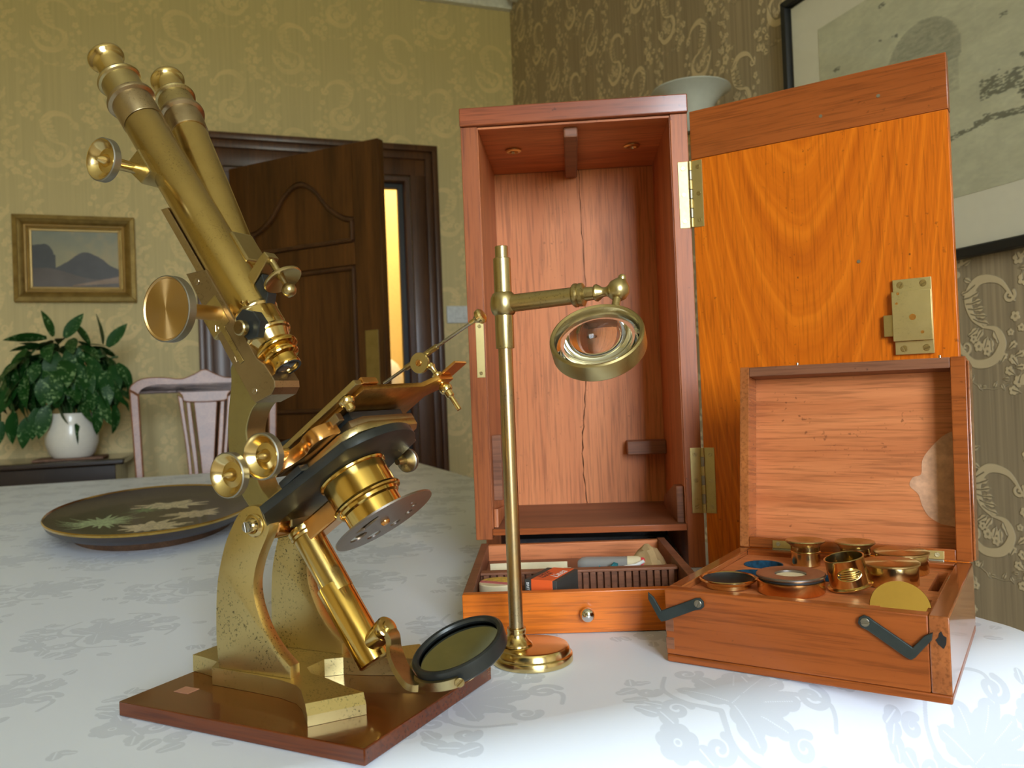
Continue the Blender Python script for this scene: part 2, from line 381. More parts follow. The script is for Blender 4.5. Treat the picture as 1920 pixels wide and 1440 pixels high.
M['gold'] = brass('deep_gold_brass', (.76, .52, .15), .14, .35, (.60, .34, .08))
M['aged'] = brass('aged_brass', (.56, .46, .23), .30, .45, (.36, .27, .12), spots=.5)
M['limb'] = brass('limb_brass', (.42, .37, .17), .42, .5, (.30, .24, .09), brushed='z', spots=.2)
M['plate_brass'] = brass('pillar_brass', (.72, .58, .26), .36, .35, (.56, .44, .18), spots=.75)
M['bar'] = brass('bronzed_bar', (.42, .33, .20), .38, .5, (.28, .20, .11), spots=.3)
M['copper'] = brass('copper_brass', (.80, .42, .15), .22, .5, (.55, .28, .08))
M['spun'] = brass('spun_brass', (.60, .40, .17), .34, 0, aniso=True)
M['steel'] = brass('worn_steel', (.50, .49, .45), .28, .3, (.3, .28, .24))
M['silver'] = brass('worn_silvered_brass', (.50, .41, .27), .30, .6, (.36, .25, .13), spots=.4)
M['greyrim'] = brass('grey_knurled_metal', (.36, .34, .28), .42, .3, (.24, .22, .18))
M['pole'] = brass('worn_pole_brass', (.60, .40, .17), .30, .8, (.40, .36, .24), spots=.3)
M['hinge'] = brass('hinge_brass', (.60, .49, .22), .46, .4, (.4, .32, .13), spots=.2)
M['mottle'] = brass('mottled_brass', (.72, .40, .10), .3, .95, (.26, .12, .03), spots=.3)
M['discgrey'] = brass('bronzed_disc', (.33, .29, .27), .34, .4, (.24, .20, .17))
M['black'] = plain('blackened_metal', (.034, .037, .034), .36, .5, var=.25)
M['blackpaint'] = plain('black_paint', (.012, .012, .012), .5)
M['hook'] = plain('blued_steel_hook', (.055, .07, .07), .42, .7, var=.2)
M['chrome'] = brass('polished_steel', (.78, .78, .76), .08, .1)
M['felt'] = plain('blue_velvet', (.008, .055, .105), .95, var=.5, vs=300)
M['screwslot'] = plain('slot_shadow', (.02, .016, .01), .7)
M['cream'] = plain('cream_paper', (.72, .62, .40), .8, var=.1, vs=40)
M['kraft'] = plain('manila_paper', (.70, .50, .25), .8, var=.12, vs=60)
M['orange'] = plain('orange_card', (.80, .115, .022), .5, var=.04)
M['darkcard'] = plain('dark_card', (.045, .045, .040), .6)
M['teal'] = plain('teal_paper', (.03, .28, .33), .6)
M['white'] = plain('white_paper', (.80, .80, .77), .6, var=.03)
M['red'] = plain('red_label', (.62, .04, .05), .5)
M['pink'] = plain('pink_print', (.60, .16, .17), .6, var=.3, vs=500)
M['yellow'] = plain('yellow_print', (.62, .42, .07), .55, var=.35, vs=300)
M['tin'] = plain('tin_side', (.36, .30, .20), .45, .4, var=.3, vs=200)
M['pot'] = plain('ivory_glaze', (.74, .70, .60), .35, coat=.3, var=.03)
M['cork'] = plain('brown_mat', (.16, .08, .045), .7, var=.3)
M['soil'] = plain('soil', (.03, .02, .013), .9)
M['shade'] = plain('milk_glass', (.50, .51, .44), .25, coat=.5, var=.03)
M['plastic'] = plain('white_plastic', (.62, .64, .62), .35)
M['gilt'] = brass('gilt_frame', (.46, .33, .12), .5, .6, (.20, .13, .05), spots=.6)
M['giltlight'] = brass('light_gilt', (.74, .55, .26), .5, .3)
M['mount'] = plain('mount_board', (.88, .84, .68), .8, var=.02)
def glass(name, c=(1, 1, 1), rough=0.0, ior=1.5):
    m, nt, b = newmat(name); b.inputs['Transmission Weight'].default_value = 1; b.inputs['Roughness'].default_value = rough; b.inputs['IOR'].default_value = ior
    b.inputs['Base Color'].default_value = (*c, 1); return m
def pane(name, tint=(1, 1, 1)):
    m, nt, b = newmat(name); tr = N(nt, 'ShaderNodeBsdfTransparent'); tr.inputs[0].default_value = (*tint, 1); gl = N(nt, 'ShaderNodeBsdfGlossy'); gl.inputs['Roughness'].default_value = .02
    fr = N(nt, 'ShaderNodeFresnel'); fr.inputs[0].default_value = 1.5; mx = N(nt, 'ShaderNodeMixShader')
    ge = N(nt, 'ShaderNodeNewGeometry'); nt.links.new(math_(nt, 'MULTIPLY', fr.outputs[0], math_(nt, 'SUBTRACT', 1.0, ge.outputs['Backfacing'])), mx.inputs[0]); nt.links.new(tr.outputs[0], mx.inputs[1]); nt.links.new(gl.outputs[0], mx.inputs[2])
    nt.links.new(mx.outputs[0], nt.nodes['Material Output'].inputs[0]); return m
M['glass'] = glass('lens_glass', (.97, 1.0, .98)); M['pane'] = pane('thin_glass')
m_, n_, b_ = newmat('dusty_glass'); b_.inputs['Base Color'].default_value = (.36, .35, .33, 1); b_.inputs['Roughness'].default_value = .12; b_.inputs['Alpha'].default_value = .62; M['dim_glass'] = m_
M['mirror'] = plain('old_mirror', (.42, .46, .40), .06, 1.0, var=.06, vs=90)
M['objlens'] = plain('front_lens', (.05, .06, .075), .08, 0, 1.0)
def leafmat():
    m, nt, b = newmat('mottled_leaf'); v = objvec(nt); f = noise(nt, v, 11, 3, .6); f2 = noise(nt, v, 3, 2)
    k = math_(nt, 'MULTIPLY', ramp(nt, f, [(.52, (0, 0, 0)), (.60, (1, 1, 1))]), ramp(nt, f2, [(.44, (0, 0, 0)), (.60, (1, 1, 1))]))
    nt.links.new(mix(nt, k, (.010, .060, .008), (.19, .30, .12)), b.inputs['Base Color']); b.inputs['Roughness'].default_value = .5; b.inputs['Specular IOR Level'].default_value = .3; return m
M['leaf'] = leafmat(); M['stem'] = plain('green_stem', (.05, .11, .03), .5)
def clothmat():
    m, nt, b = newmat('white_damask'); uv = N(nt, 'ShaderNodeUVMap'); uv.uv_map = 'cloth'
    mp = N(nt, 'ShaderNodeMapping'); mp.inputs['Scale'].default_value = (1/.25, 1/.25, 1); mp.inputs['Rotation'].default_value = (0, 0, 1.2); nt.links.new(uv.outputs[0], mp.inputs[0])
    t = N(nt, 'ShaderNodeTexImage'); t.image = DT; t.interpolation = 'Cubic'; nt.links.new(mp.outputs[0], t.inputs[0])
    f = t.outputs[0]
    nt.links.new(mix(nt, f, (.75, .81, .91), (.60, .65, .735)), b.inputs['Base Color'])  # satin sheen difference of the motif is put into its base colour
    rr = N(nt, 'ShaderNodeMapRange'); nt.links.new(f, rr.inputs[0]); rr.inputs[3].default_value = .42; rr.inputs[4].default_value = .6
    nt.links.new(rr.outputs[0], b.inputs['Roughness']); b.inputs['Specular IOR Level'].default_value = .35; b.inputs['Sheen Weight'].default_value = .1
    wv = N(nt, 'ShaderNodeTexNoise'); wv.inputs['Scale'].default_value = 900; nt.links.new(uv.outputs[0], wv.inputs['Vector'])
    h = math_(nt, 'ADD', math_(nt, 'MULTIPLY', f, .8), math_(nt, 'MULTIPLY', wv.outputs['Fac'], .25)); bump(nt, b, h, .10, .0006)
    return m
M['cloth'] = clothmat()

# ------------------------------------------------------------ the room (room axes: x along the far wall, y towards it)
LW, RW, BK, CH = -3.0, 1.381, 3.65, 2.90
DO = (.06, .86, 1.965)                     # door opening
def slabs(name, boxes, mat, **k):
    bm = bmesh.new()
    for b in boxes: bbox(bm, *b)
    return mk(name, bm, mat, None, RM, kind='structure', **k)
HB = 5.0
slabs('floor', [(LW-.15, RW+1.2, FRONT-.15, HB+.15, -.05, 0)], M['carpet'])
slabs('ceiling', [(LW-.15, RW+1.2, FRONT-.15, HB+.15, CH, CH+.05)], M['ceiling'])
slabs('wall_back', [(LW-.12, DO[0], BK, BK+.12, 0, CH), (DO[1], RW+.12, BK, BK+.12, 0, CH), (DO[0], DO[1], BK, BK+.12, DO[2], CH)], M['paper_back'])
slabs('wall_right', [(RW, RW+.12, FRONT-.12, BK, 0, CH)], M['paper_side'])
slabs('wall_left', [(LW-.12, LW, FRONT-.12, BK, 0, CH)], M['paper_back'])
slabs('wall_front', [(LW, WIN[0], FRONT-.12, FRONT, 0, CH), (WIN[1], RW, FRONT-.12, FRONT, 0, CH), (WIN[0], WIN[1], FRONT-.12, FRONT, 0, WIN[2]), (WIN[0], WIN[1], FRONT-.12, FRONT, WIN[3], CH)], M['paper_back'])
slabs('wall_hall', [(LW, RW+1.1, HB, HB+.1, 0, CH), (-.9, -.8, BK+.12, HB, 0, CH), (RW+1, RW+1.1, BK+.12, HB, 0, CH), (RW+.12, RW+1.1, BK, BK+.12, 0, CH)], M['hall'])
# cornice, a cove swept along the two far walls
cove = [(0, 0), (0, .115), (.10, .115), (.10, .095), (.075, .07), (.05, .03), (.035, .012), (.03, 0)]
def cove_run(name, p0, p1, inward):
    bm = bmesh.new(); t = bmesh.new(); p0, p1, inw = Vector(p0), Vector(p1), Vector(inward); rows = []
    for p in (p0, p1): rows.append([t.verts.new(p+inw*a+Vector((0, 0, b))) for a, b in cove])
    for j in range(len(cove)): t.faces.new((rows[0][j], rows[0][(j+1) % len(cove)], rows[1][(j+1) % len(cove)], rows[1][j]))
    t.faces.new(rows[0]); t.faces.new(rows[1][::-1]); join(bm, t); return mk(name, bm, M['white_paint'], None, RM, kind='structure')
cove_run('trim_1', (LW, BK-.001, CH-.117), (RW-.001, BK-.001, CH-.117), (0, -1, 0))
cove_run('trim_2', (RW-.001, FRONT, CH-.117), (RW-.001, BK-.102, CH-.117), (-1, 0, 0))
for nm, b in (('baseboard_back', (LW, DO[0]-.115, BK-.018, BK-.001, .0, .16)), ('baseboard_right', (RW-.018, RW-.001, FRONT, BK-.02, 0, .16))):
    box(nm, b, M['frame_wood'], None, RM, .003, kind='structure')
# window behind the camera: frame, glazing bars, panes
def window(nm, Mx, x0, x1, z0, z1):
    win = put(bpy.data.objects.new(nm, None), kind='structure'); col.objects.link(win); win.matrix_basis = Mx
    y0, y1, xm, zt = -.09, -.04, (x0+x1)/2, z1-.46
    for n_, b in (('frame_jamb', (x0, x0+.05, y0, y1, z0, z1)), ('frame_jamb', (x1-.05, x1, y0, y1, z0, z1)), ('frame_head', (x0+.05, x1-.05, y0, y1, z1-.05, z1)), ('frame_sill', (x0+.05, x1-.05, y0, y1, z0, z0+.05)),
                  ('mullion', (xm-.03, xm+.03, y0, y1, z0+.05, z1-.05)), ('transom', (x0+.05, xm-.03, y0, y1, zt-.02, zt+.02)), ('transom', (xm+.03, x1-.05, y0, y1, zt-.02, zt+.02))):
        box(n_, b, M['white_paint'], win, None, .004)
    box('window_sill', (x0-.06, x1+.06, .001, .12, z0-.035, z0), M['white_paint'], win, None, .006)
window('window_1', RM @ T3(0, FRONT, 0), *WIN)
# door: architrave, leaf with an ogee headed panel, lock plate
door = put(bpy.data.objects.new('door_1', None), kind='structure'); col.objects.link(door); door.matrix_basis = RM
yA = BK-.001
for nm, (a0, a1, b0, b1) in dict(architrave_left=(-.06, .06, 0, 2.10), architrave_right=(.86, .985, 0, 2.10)).items():
    s = -1 if 'left' in nm else 1; i = a1 if s < 0 else a0
    o_ = a0 if s < 0 else a1
    bm = bmesh.new(); W = abs(a1-a0)
    for (f0, f1, th) in ((0, .55, .018), (.55, .8, .028), (.8, 1, .042)):
        q = sorted((i+s*W*f0, i+s*W*f1)); bbox(bm, q[0], q[1], yA-th, yA, 0, DO[2]-.001+.002 + (W*f0 if f0 else 0)+ (W*(f1-f0)), .002)
    mk('architrave', bm, M['frame_wood'], door)
bm = bmesh.new()
for (f0, f1, th) in ((0, .55, .018), (.55, .8, .028), (.8, 1, .042)):
    bbox(bm, -.06+.12*(1-f1), .985-.125*(1-f1), yA-th-.0006, yA, DO[2]+.135*f0, DO[2]+.135*f1, .002)
mk('architrave', bm, M['frame_wood'], door)
for b in ((DO[0], DO[0]+.022, BK, BK+.121, 0, DO[2]-.022), (DO[1]-.022, DO[1], BK, BK+.121, 0, DO[2]-.022), (DO[0], DO[1], BK, BK+.121, DO[2]-.022, DO[2])):
    box('door_lining', b, M['frame_wood'], door, None, .001)
for b in ((DO[1]-.045, DO[1]-.022, BK+.05, BK+.08, 0, DO[2]-.022), (DO[0]+.022, DO[1]-.045, BK+.05, BK+.08, DO[2]-.045, DO[2]-.022)):
    box('door_stop', b, M['blackpaint'], door, None, .001)
LH, LWd = 1.945, .762
leafM = T3(.082, BK-.012, .006) @ RZ(R(-46))
def leafbox(nm, b, mat=None, bev=.003, **k): return box(nm, b, mat or M['door_wood'], door, leafM, bev, **k)
leafbox('door_leaf', (0, LWd, .008, .034, 0, LH))
leafbox('stile', (0, .105, -.003, .0079, 0, LH)); leafbox('stile', (LWd-.125, LWd, -.003, .0079, 0, LH))
a0, a1 = .1052, LWd-.1252; am = (a0+a1)/2
og = spl2([(a0, 1.66), (a0+.05, 1.672), (a0+.12, 1.72), (a0+.19, 1.80), (am, 1.835), (a1-.19, 1.80), (a1-.12, 1.72), (a1-.05, 1.672), (a1, 1.66)], 5)
FX = frame((0, 0, 0), (1, 0, 0), (0, 0, 1), (0, -1, 0))
bm = bmesh.new(); bprism(bm, [(a0, LH), *og, (a1, LH)], -.0079, .003, 0, M=FX); mk('top_rail', bm, M['door_wood'], door, leafM)
leafbox('lock_rail', (a0, a1, -.003, .0079, 1.475, 1.56)); leafbox('bottom_rail', (a0, a1, -.003, .0079, 0, .24)); leafbox('middle_rail', (a0, a1, -.003, .0079, .80, .90))
def mould(pts):
    bm = bmesh.new(); bsweep(bm, [(x, .002, z) for x, z in pts], circ(.009, 8)); mk('moulding', bm, M['frame_wood'], door, leafM)
mould([(a0+.012, 1.572), (a0+.012, 1.655)]); mould([(x, z-.012) for x, z in og]); mould([(a1-.012, 1.655), (a1-.012, 1.572)]); mould([(a0+.012, 1.572), (a1-.012, 1.572)])
for (zb, zt) in ((.912, 1.463), (.252, .788)):
    mould([(a0+.012, zb), (a0+.012, zt)]); mould([(a1-.012, zb), (a1-.012, zt)]); mould([(a0+.012, zt), (a1-.012, zt)]); mould([(a0+.012, zb), (a1-.012, zb)])
leafbox('finger_plate', (LWd-.088, LWd-.028, -.0065, -.0031, .93, 1.215), M['aged'], .001, label='tarnished brass finger plate')
# ---- things of the hall and the walls
RMt = RM
def room(x, y, z, a=0.0): return RM @ T3(x, y, z) @ RZ(a)
# hall table lamp with a white dome shade seen through the doorway
hl = thing('table_lamp', 'white domed lampshade beyond the half open door', 'lamp', room(.885, 4.55, .0))
lathe('lamp_shade', [(.015, 1.185), (.045, 1.178), (.078, 1.150), (.098, 1.110), (.108, 1.060), (.110, 1.02), (.107, 1.02), (.105, 1.06), (.095, 1.108), (.075, 1.146), (.044, 1.172), (.015, 1.178)], M['white_paint'], hl)
lathe('lamp_base', [(0, .73), (.08, .73), (.08, .745), (.03, .77), (.015, .80), (.012, 1.176), (.016, 1.186), (0, 1.195)], M['aged'], hl)
ht = thing('hall_table', 'small dark console table under the hall lamp', 'table', room(.885, 4.6, 0))
box('table_top', (-.28, .28, -.16, .16, .70, .73), M['dark_wood'], ht, None, .004)
for sx in (-1, 1):
    for sy in (-1, 1): box('leg', (sx*.25-.02, sx*.25+.02, sy*.13-.02, sy*.13+.02, 0, .70), M['dark_wood'], ht, None, .003)
hc = thing('added_hall_lamp', 'added unseen flush glass ceiling lamp to light the hall', 'lamp', room(1.0, 4.35, CH))  # out-of-view lamp added to light the hall beyond the door
lathe('added_lamp_glass', [(0, -.12), (.06, -.11), (.11, -.07), (.13, -.02), (.13, -.001), (0, -.001)], M['shade'], hc)
hp = bpy.data.lights.new('hall_fill_light', 'AREA'); hp.shape = 'DISK'; hp.size = .3; hp.energy = 32; hp.color = (1, .80, .48)  # added warm fill for the hall, no such source in view
ho = bpy.data.objects.new('hall_fill_light', hp); col.objects.link(ho); ho.parent = hc; ho.location = (0, 0, -.14)
# light switch
sw = thing('light_switch', 'white double wall plate right of the door', 'switch', room(1.083, BK, 1.333))
box('plate', (-.073, .073, -.010, -.0008, -.04, .04), M['plastic'], sw, None, .003); box('rocker', (-.035, -.005, -.014, -.0101, -.02, .02), M['plastic'], sw, None, .002); box('rocker', (.005, .035, -.014, -.0101, -.02, .02), M['plastic'], sw, None, .002)

# landscape painting (flat picture in a deep gilt frame)
def painting_img(w_=220, h=140):
    rs = np.random.RandomState(4); y, x = np.mgrid[0:h, 0:w_]; u, v = x/w_, y/h
    def fbm(s):
        a = np.zeros((h, w_))
        for o in range(5):
            k = s*2**o; g = rs.rand(int(k)+2, int(k*1.6)+2); gy, gx = v*k, u*k*1.6; iy, ix = gy.astype(int), gx.astype(int); fy, fx = gy-iy, gx-ix
            a += (g[iy, ix]*(1-fx)*(1-fy)+g[iy, ix+1]*fx*(1-fy)+g[iy+1, ix]*(1-fx)*fy+g[iy+1, ix+1]*fx*fy)/2**o
        return a/1.94
    n, n2 = fbm(4), fbm(7)
    sky = np.stack([.20+.20*(1-v)+.1*(n-.5), .21+.12*(1-v)+.08*(n-.5), .15-.02*(1-v)+.03*(n-.5)], -1)
    cl = np.clip((n-.52)*5, 0, 1)[..., None]; sky = sky*(1-cl*.5)+np.array([.38, .28, .13])*cl*.5
    mt = .30+.36*np.exp(-((u-.62)/.27)**2)*.95-.02+.05*(n2-.5)
    mt = np.maximum(mt, .30+.04*n2); tr = np.where((u < .26), .66+.1*np.sqrt(np.clip(1-((u-.10)/.14)**2, 0, 1))-.8*np.clip(u-.16, 0, 1)**1+.08*(n2-.5), 0)
    img = sky.copy(); img[v < mt] = (np.array([.036, .031, .029])+.024*(n2[..., None]-.5))[v < mt]
    img[(v < tr)] = (np.array([.026, .026, .023])+.016*(n2[..., None]-.5))[v < tr]
    fg = (v < .24+.10*np.sin(u*5+1)) ; img[fg] = (np.array([.075, .052, .036])+.06*(n[..., None]-.5))[fg]
    pth = (np.abs(v-(.03+.20*(u-.5))) < .09*(u-.35)) & (u > .45); img[pth] = (np.array([.24, .145, .08])+.14*(n2[..., None]-.5))[pth]
    return np.clip(img, .005, 1)
PIC = (-.722, -.289, 1.388, 1.728)
pt = thing('landscape_painting', 'small mountain landscape in a gilt frame above the potted plant', 'painting', room((PIC[0]+PIC[1])/2, BK, (PIC[2]+PIC[3])/2))
hw, hh = (PIC[1]-PIC[0])/2, (PIC[3]-PIC[2])/2
def frame_ring(nm, ow_, oh, iw, ih, yb, yo, yi, mat, par, **k):
    bm = bmesh.new(); O = [(-ow_, -oh), (ow_, -oh), (ow_, oh), (-ow_, oh)]; I = [(-iw, -ih), (iw, -ih), (iw, ih), (-iw, ih)]
    for j in range(4):
        t = bmesh.new(); q = (j+1) % 4
        P = [(O[j], yb), (O[q], yb), (I[q], yb), (I[j], yb), (O[j], yo), (O[q], yo), (I[q], yi), (I[j], yi)]
        V = [t.verts.new((a[0], y, a[1])) for a, y in P]
        for f in ((0, 1, 2, 3), (4, 5, 6, 7), (0, 1, 5, 4), (1, 2, 6, 5), (2, 3, 7, 6), (3, 0, 4, 7)): t.faces.new([V[a] for a in f])
        bmesh.ops.bevel(t, geom=t.edges[:], offset=.0015, segments=1, affect='EDGES'); join(bm, t)
    return mk(nm, bm, mat, par, **k)
frame_ring('outer_frame', hw, hh, hw-.018, hh-.018, -.001, -.034, -.040, M['gilt'], pt)
frame_ring('frame_moulding', hw-.0175, hh-.0175, hw-.040, hh-.038, -.001, -.036, -.026, M['gilt'], pt)
frame_ring('slip', hw-.0395, hh-.0375, hw-.049, hh-.046, -.001, -.029, -.025, M['giltlight'], pt)
frame_ring('slip', hw-.0485, hh-.0455, hw-.056, hh-.052, -.001, -.020, -.022, M['gilt'], pt)
frame_ring('slip', hw-.0555, hh-.0515, hw-.064, hh-.060, -.001, -.018, -.015, M['giltlight'], pt)
box('canvas', (-(hw-.0638), hw-.0638, -.013, -.002, -(hh-.0598), hh-.0598), imgmat('landscape_print', painting_img(), .45, (-(hw-.064), hw-.064, -(hh-.06), hh-.06)), pt, None, 0)
# large sketch print under glass on the right wall
def print_img(w_=420, h=260):
    rs = np.random.RandomState(9); y, x = np.mgrid[0:h, 0:w_]; u, v = x/w_, y/h; img = np.ones((h, w_, 3))*np.array([.66, .65, .47])
    for o in range(6):
        g = rs.rand(8*2**o+2, 12*2**o+2); gy, gx = v*(8*2**o), u*(12*2**o); iy, ix = gy.astype(int), gx.astype(int)
        fy, fx = gy-iy, gx-ix
        img *= (1+(g[iy, ix]*(1-fx)*(1-fy)+g[iy, ix+1]*fx*(1-fy)+g[iy+1, ix]*(1-fx)*fy+g[iy+1, ix+1]*fx*fy-.5)*.10)[..., None]
    g = rs.rand(h, w_); g2 = (g+np.roll(g, 1, 0)+np.roll(g, 1, 1)+np.roll(g, -1, 1)+np.roll(g, -1, 0)+np.roll(g, 2, 1))/6
    dome = (((u-.175)/.055)**2+((v-.60)/.17)**2 < 1) & (v > .55); img[dome] *= (.45+.5*g2[dome])[..., None]
    body = (np.abs(u-.175) < .05) & (v <= .56) & (v > .42); img[body] *= (.6+.5*g2[body])[..., None]
    tower = (np.abs(u-.09) < .012) & (v < .62) & (v > .36); img[tower] *= .5
    for (a, b, s, th) in ((.25, .36, .10, .035), (.3, .30, .04, .02), (.2, .24, .02, .012), (.3, .44, .06, .01)):
        band = (np.abs(v-(b+(u-a)*s+.02*np.sin(u*30))) < th*(.5+g2)) & (u > a) & (g2 > .46); img[band] *= .35
    for k in range(60):
        cx, cy = rs.rand(2); r = .004+.008*rs.rand(); q = (np.hypot((u-cx)*1.6, v-cy) < r) & (g > .35); img[q] *= .35
    return np.clip(img, .01, 1)
PX = RW-.001
sp0 = thing('framed_print', 'large pale sketch print in a thin black frame', 'picture', RM @ T3(PX, 1.655, 1.295) @ RZ(R(-90)))
# local x runs towards the camera, z up
frame_ring('frame', .95, .36, .932, .342, .0, -.026, -.026, M['blackpaint'], sp0) 
for o_ in [o_ for o_ in sp0.children]: o_.matrix_basis = T3(.93, 0, .245+.0) @ T3(0, 0, 0)
bm = bmesh.new()
box('mount', (.002, 1.858, -.010, -.001, -.093, .583), M['mount'], sp0, None, .0)
box('print_sheet', (.095, 1.765, -.0112, -.0101, .006, .492), imgmat('sketch_print', print_img(), .7, (.095, 1.765, .006, .492)), sp0, None, 0)
box('glazing', (.0, 1.86, -.0175, -.0155, -.095, .585), M['pane'], sp0, None, 0)
# wall light with a milk glass bowl
sc = thing('wall_light', 'frosted glass bowl wall light behind the tall case', 'wall light', RM @ T3(RW, 1.93, 1.62))
lathe('glass_bowl', [(.022, .03), (.036, .045), (.050, .075), (.066, .105), (.088, .130), (.108, .142), (.107, .145), (.085, .134), (.062, .109), (.046, .078), (.032, .049), (.020, .036)], M['shade'], sc, T3(-.13, 0, 0))
tube('arm', spline([(-.02, 0, -.03), (-.06, 0, -.05), (-.11, 0, -.04), (-.13, 0, .0), (-.13, 0, .036)], 5), .008, M['brass'], sc)
lathe('backplate', cyl(.045, .001, .02), M['brass'], sc, along((0, 0, -.03), (-1, 0, 0)))

# ------------------------------------------------------------ table and cloth
TX0, TX1, TY0, TY1 = -.68, .640, .415, 2.73
tb = thing('dining_table', 'long dining table hidden under the white cloth', 'table', RM)
box('table_top', (TX0+.066, TX1-.066, TY0+.066, TY1-.066, TZ-.034, TZ-.002), M['dark_wood'], tb, None, .004)
for sx in (TX0+.1, TX1-.1):
    for sy in (TY0+.12, TY1-.12): lathe('leg', [(0, 0), (.03, 0), (.035, .05), (.03, .1), (.05, .5), (.045, .6), (.055, .72-.005), (0, .715)], M['dark_wood'], tb, T3(sx, sy, 0), 20)
def make_cloth():
    bm = bmesh.new(); uvl = bm.loops.layers.uv.new('cloth')
    rc, m = .085, 10; out = []                                      # rounded rectangle outline: (point, normal)
    def side(ax, ay, bx, by, n, k):
        for i in range(k): f = i/k; out.append(((ax+(bx-ax)*f, ay+(by-ay)*f), n))
    def corner(cx, cy, a0):
        for i in range(m): a = a0+math.pi/2*i/m; out.append(((cx+rc*math.cos(a), cy+rc*math.sin(a)), (math.cos(a), math.sin(a))))
    X0, X1, Y0, Y1 = TX0, TX1, TY0, TY1
    side(X0+rc, Y0, X1-rc, Y0, (0, -1), 60); corner(X1-rc, Y0+rc, -math.pi/2)
    side(X1, Y0+rc, X1, Y1-rc, (1, 0), 80); corner(X1-rc, Y1-rc, 0)
    side(X1-rc, Y1, X0+rc, Y1, (0, 1), 60); corner(X0+rc, Y1-rc, math.pi/2)
    side(X0, Y1-rc, X0, Y0+rc, (-1, 0), 80); corner(X0+rc, Y0+rc, math.pi)
    n = len(out); L = 0; rings = []; re = .060
    prof = [(-.061, 0, -.061)]
    for i in range(0, 9):
        a = math.pi/2*i/8*.80; prof.append((-re+re*math.sin(a)+.0, -re+re*math.cos(a), -re+re*a))
    zend = prof[-1]; s = zend[2]
    for k in range(1, 7): prof.append((zend[0]+.010*k, zend[1]-.044*k, s+.045*k))
    for (o_, dz, ss) in prof:
        row = []
        for j, ((x, y), (nx, ny)) in enumerate(out):
            f = max(0, ss)/.36; rip = f*(.014*math.sin(j*.42)+.010*math.sin(j*.19+1))
            row.append((bm.verts.new((x+nx*(o_+rip), y+ny*(o_+rip), TZ+dz)), (x+nx*ss, y+ny*ss)))
        rings.append(row)
    def face(q):
        f = bm.faces.new([a for a, _ in q])
        for l, (_, uv) in zip(f.loops, q): l[uvl].uv = uv
    for A, B in zip(rings, rings[1:]):
        for j in range(n): face((A[j], A[(j+1) % n], B[(j+1) % n], B[j]))
    face(rings[0])
    o_ = mk('tablecloth', bm, M['cloth'], None, RM, 'white damask tablecloth with woven leaf and scroll pattern', 'tablecloth', ang=80)
    return o_
make_cloth()

# ------------------------------------------------------------ side table, pot, plant, chair
st = thing('side_table', 'dark polished side table against the far wall under the plant', 'table', room(-.66, 3.41, 0))
box('table_top', (-.36, .345, -.20, .225, .76, .782), M['dark_wood'], st, None, .006)
box('apron', (-.33, .315, -.175, .20, .66, .7599), M['dark_wood'], st, None, .003)
for sx in (-.31, .295):
    for sy in (-.155, .18): box('leg', (sx-.02, sx+.02, sy-.02, sy+.02, 0, .6599), M['dark_wood'], st, None, .003)
mat_ = box('table_mat', (-.12, .105, -.085, .085, .0005, .008), M['cork'], None, room(-.49, 3.33, .782), .002, label='thin brown mat under the white plant pot', cat='mat')
plant = thing('potted_plant', 'bushy dark green plant with pale speckled drooping leaves in ivory pot', 'plant', room(-.495, 3.335, .7905))
pot = lathe('plant_pot', [(0, 0), (.062, 0), (.074, .012), (.086, .05), (.089, .09), (.083, .125), (.078, .15), (.080, .158), (.074, .158), (.072, .15), (.07, .13), (0, .128)], M['pot'], plant, label='rounded ivory plant pot')
lathe('soil', [(0, .129), (.069, .129), (.06, .138), (0, .142)], M['soil'], pot)
def leaf_mesh(bend, name):
    me = bpy.data.meshes.new(name); V = []; F = []; n = 7
    for i in range(n+1):
        t = i/n; w_ = .5*math.sin(math.pi*min(1, .06+t*.94)**.85)**.9*.42 if i < n else .0
        a = bend*t; x = math.sin(a)/max(bend, .01) if bend else t; z = -(1-math.cos(a))/max(bend, .01) if bend else 0
        V += [(x, -w_, z+.10*w_), (x, 0, z-.05*w_), (x, w_, z+.10*w_)]
    for i in range(n):
        for j in range(2): q = i*3+j; F.append((q, q+1, q+4, q+3))
    me.from_pydata(V, [], F); me.polygons.foreach_set('use_smooth', [True]*len(F)); me.materials.append(M['leaf']); return me
LM = [leaf_mesh(b, 'leaf') for b in (.25, .7, 1.2)]
def add_leaf(p, yaw, elev, roll, L, kind, wf=1.0):
    o_ = bpy.data.objects.new('leaf', LM[kind]); col.objects.link(o_); o_.parent = plant
    o_.matrix_basis = T3(*p) @ RZ(yaw) @ Matrix.Rotation(-elev, 4, 'Y') @ Matrix.Rotation(roll, 4, 'X') @ Matrix.Diagonal((L, L*wf, L, 1))
rl = random.Random(11)
for k in range(235):
    a = rl.uniform(0, 2*math.pi); e = math.asin(rl.uniform(-.25, .98)); rr = rl.uniform(.55, 1.0)
    px = .200*rr*math.cos(a)*math.cos(e)-.012; py = .12*rr*math.sin(a)*math.cos(e); pz = .27+.165*rr*math.sin(e)
    if py > .16: py = .16
    down = rl.uniform(-1.45, -.55) if e < 1.0 else rl.uniform(-.6, .3)
    # leaves face the room
    add_leaf((px, py-.02, pz), a+rl.uniform(-.5, .5), down, rl.uniform(-.5, .5), rl.uniform(.085, .125), rl.choice((0, 1, 1, 2)), rl.uniform(1.0, 1.3))
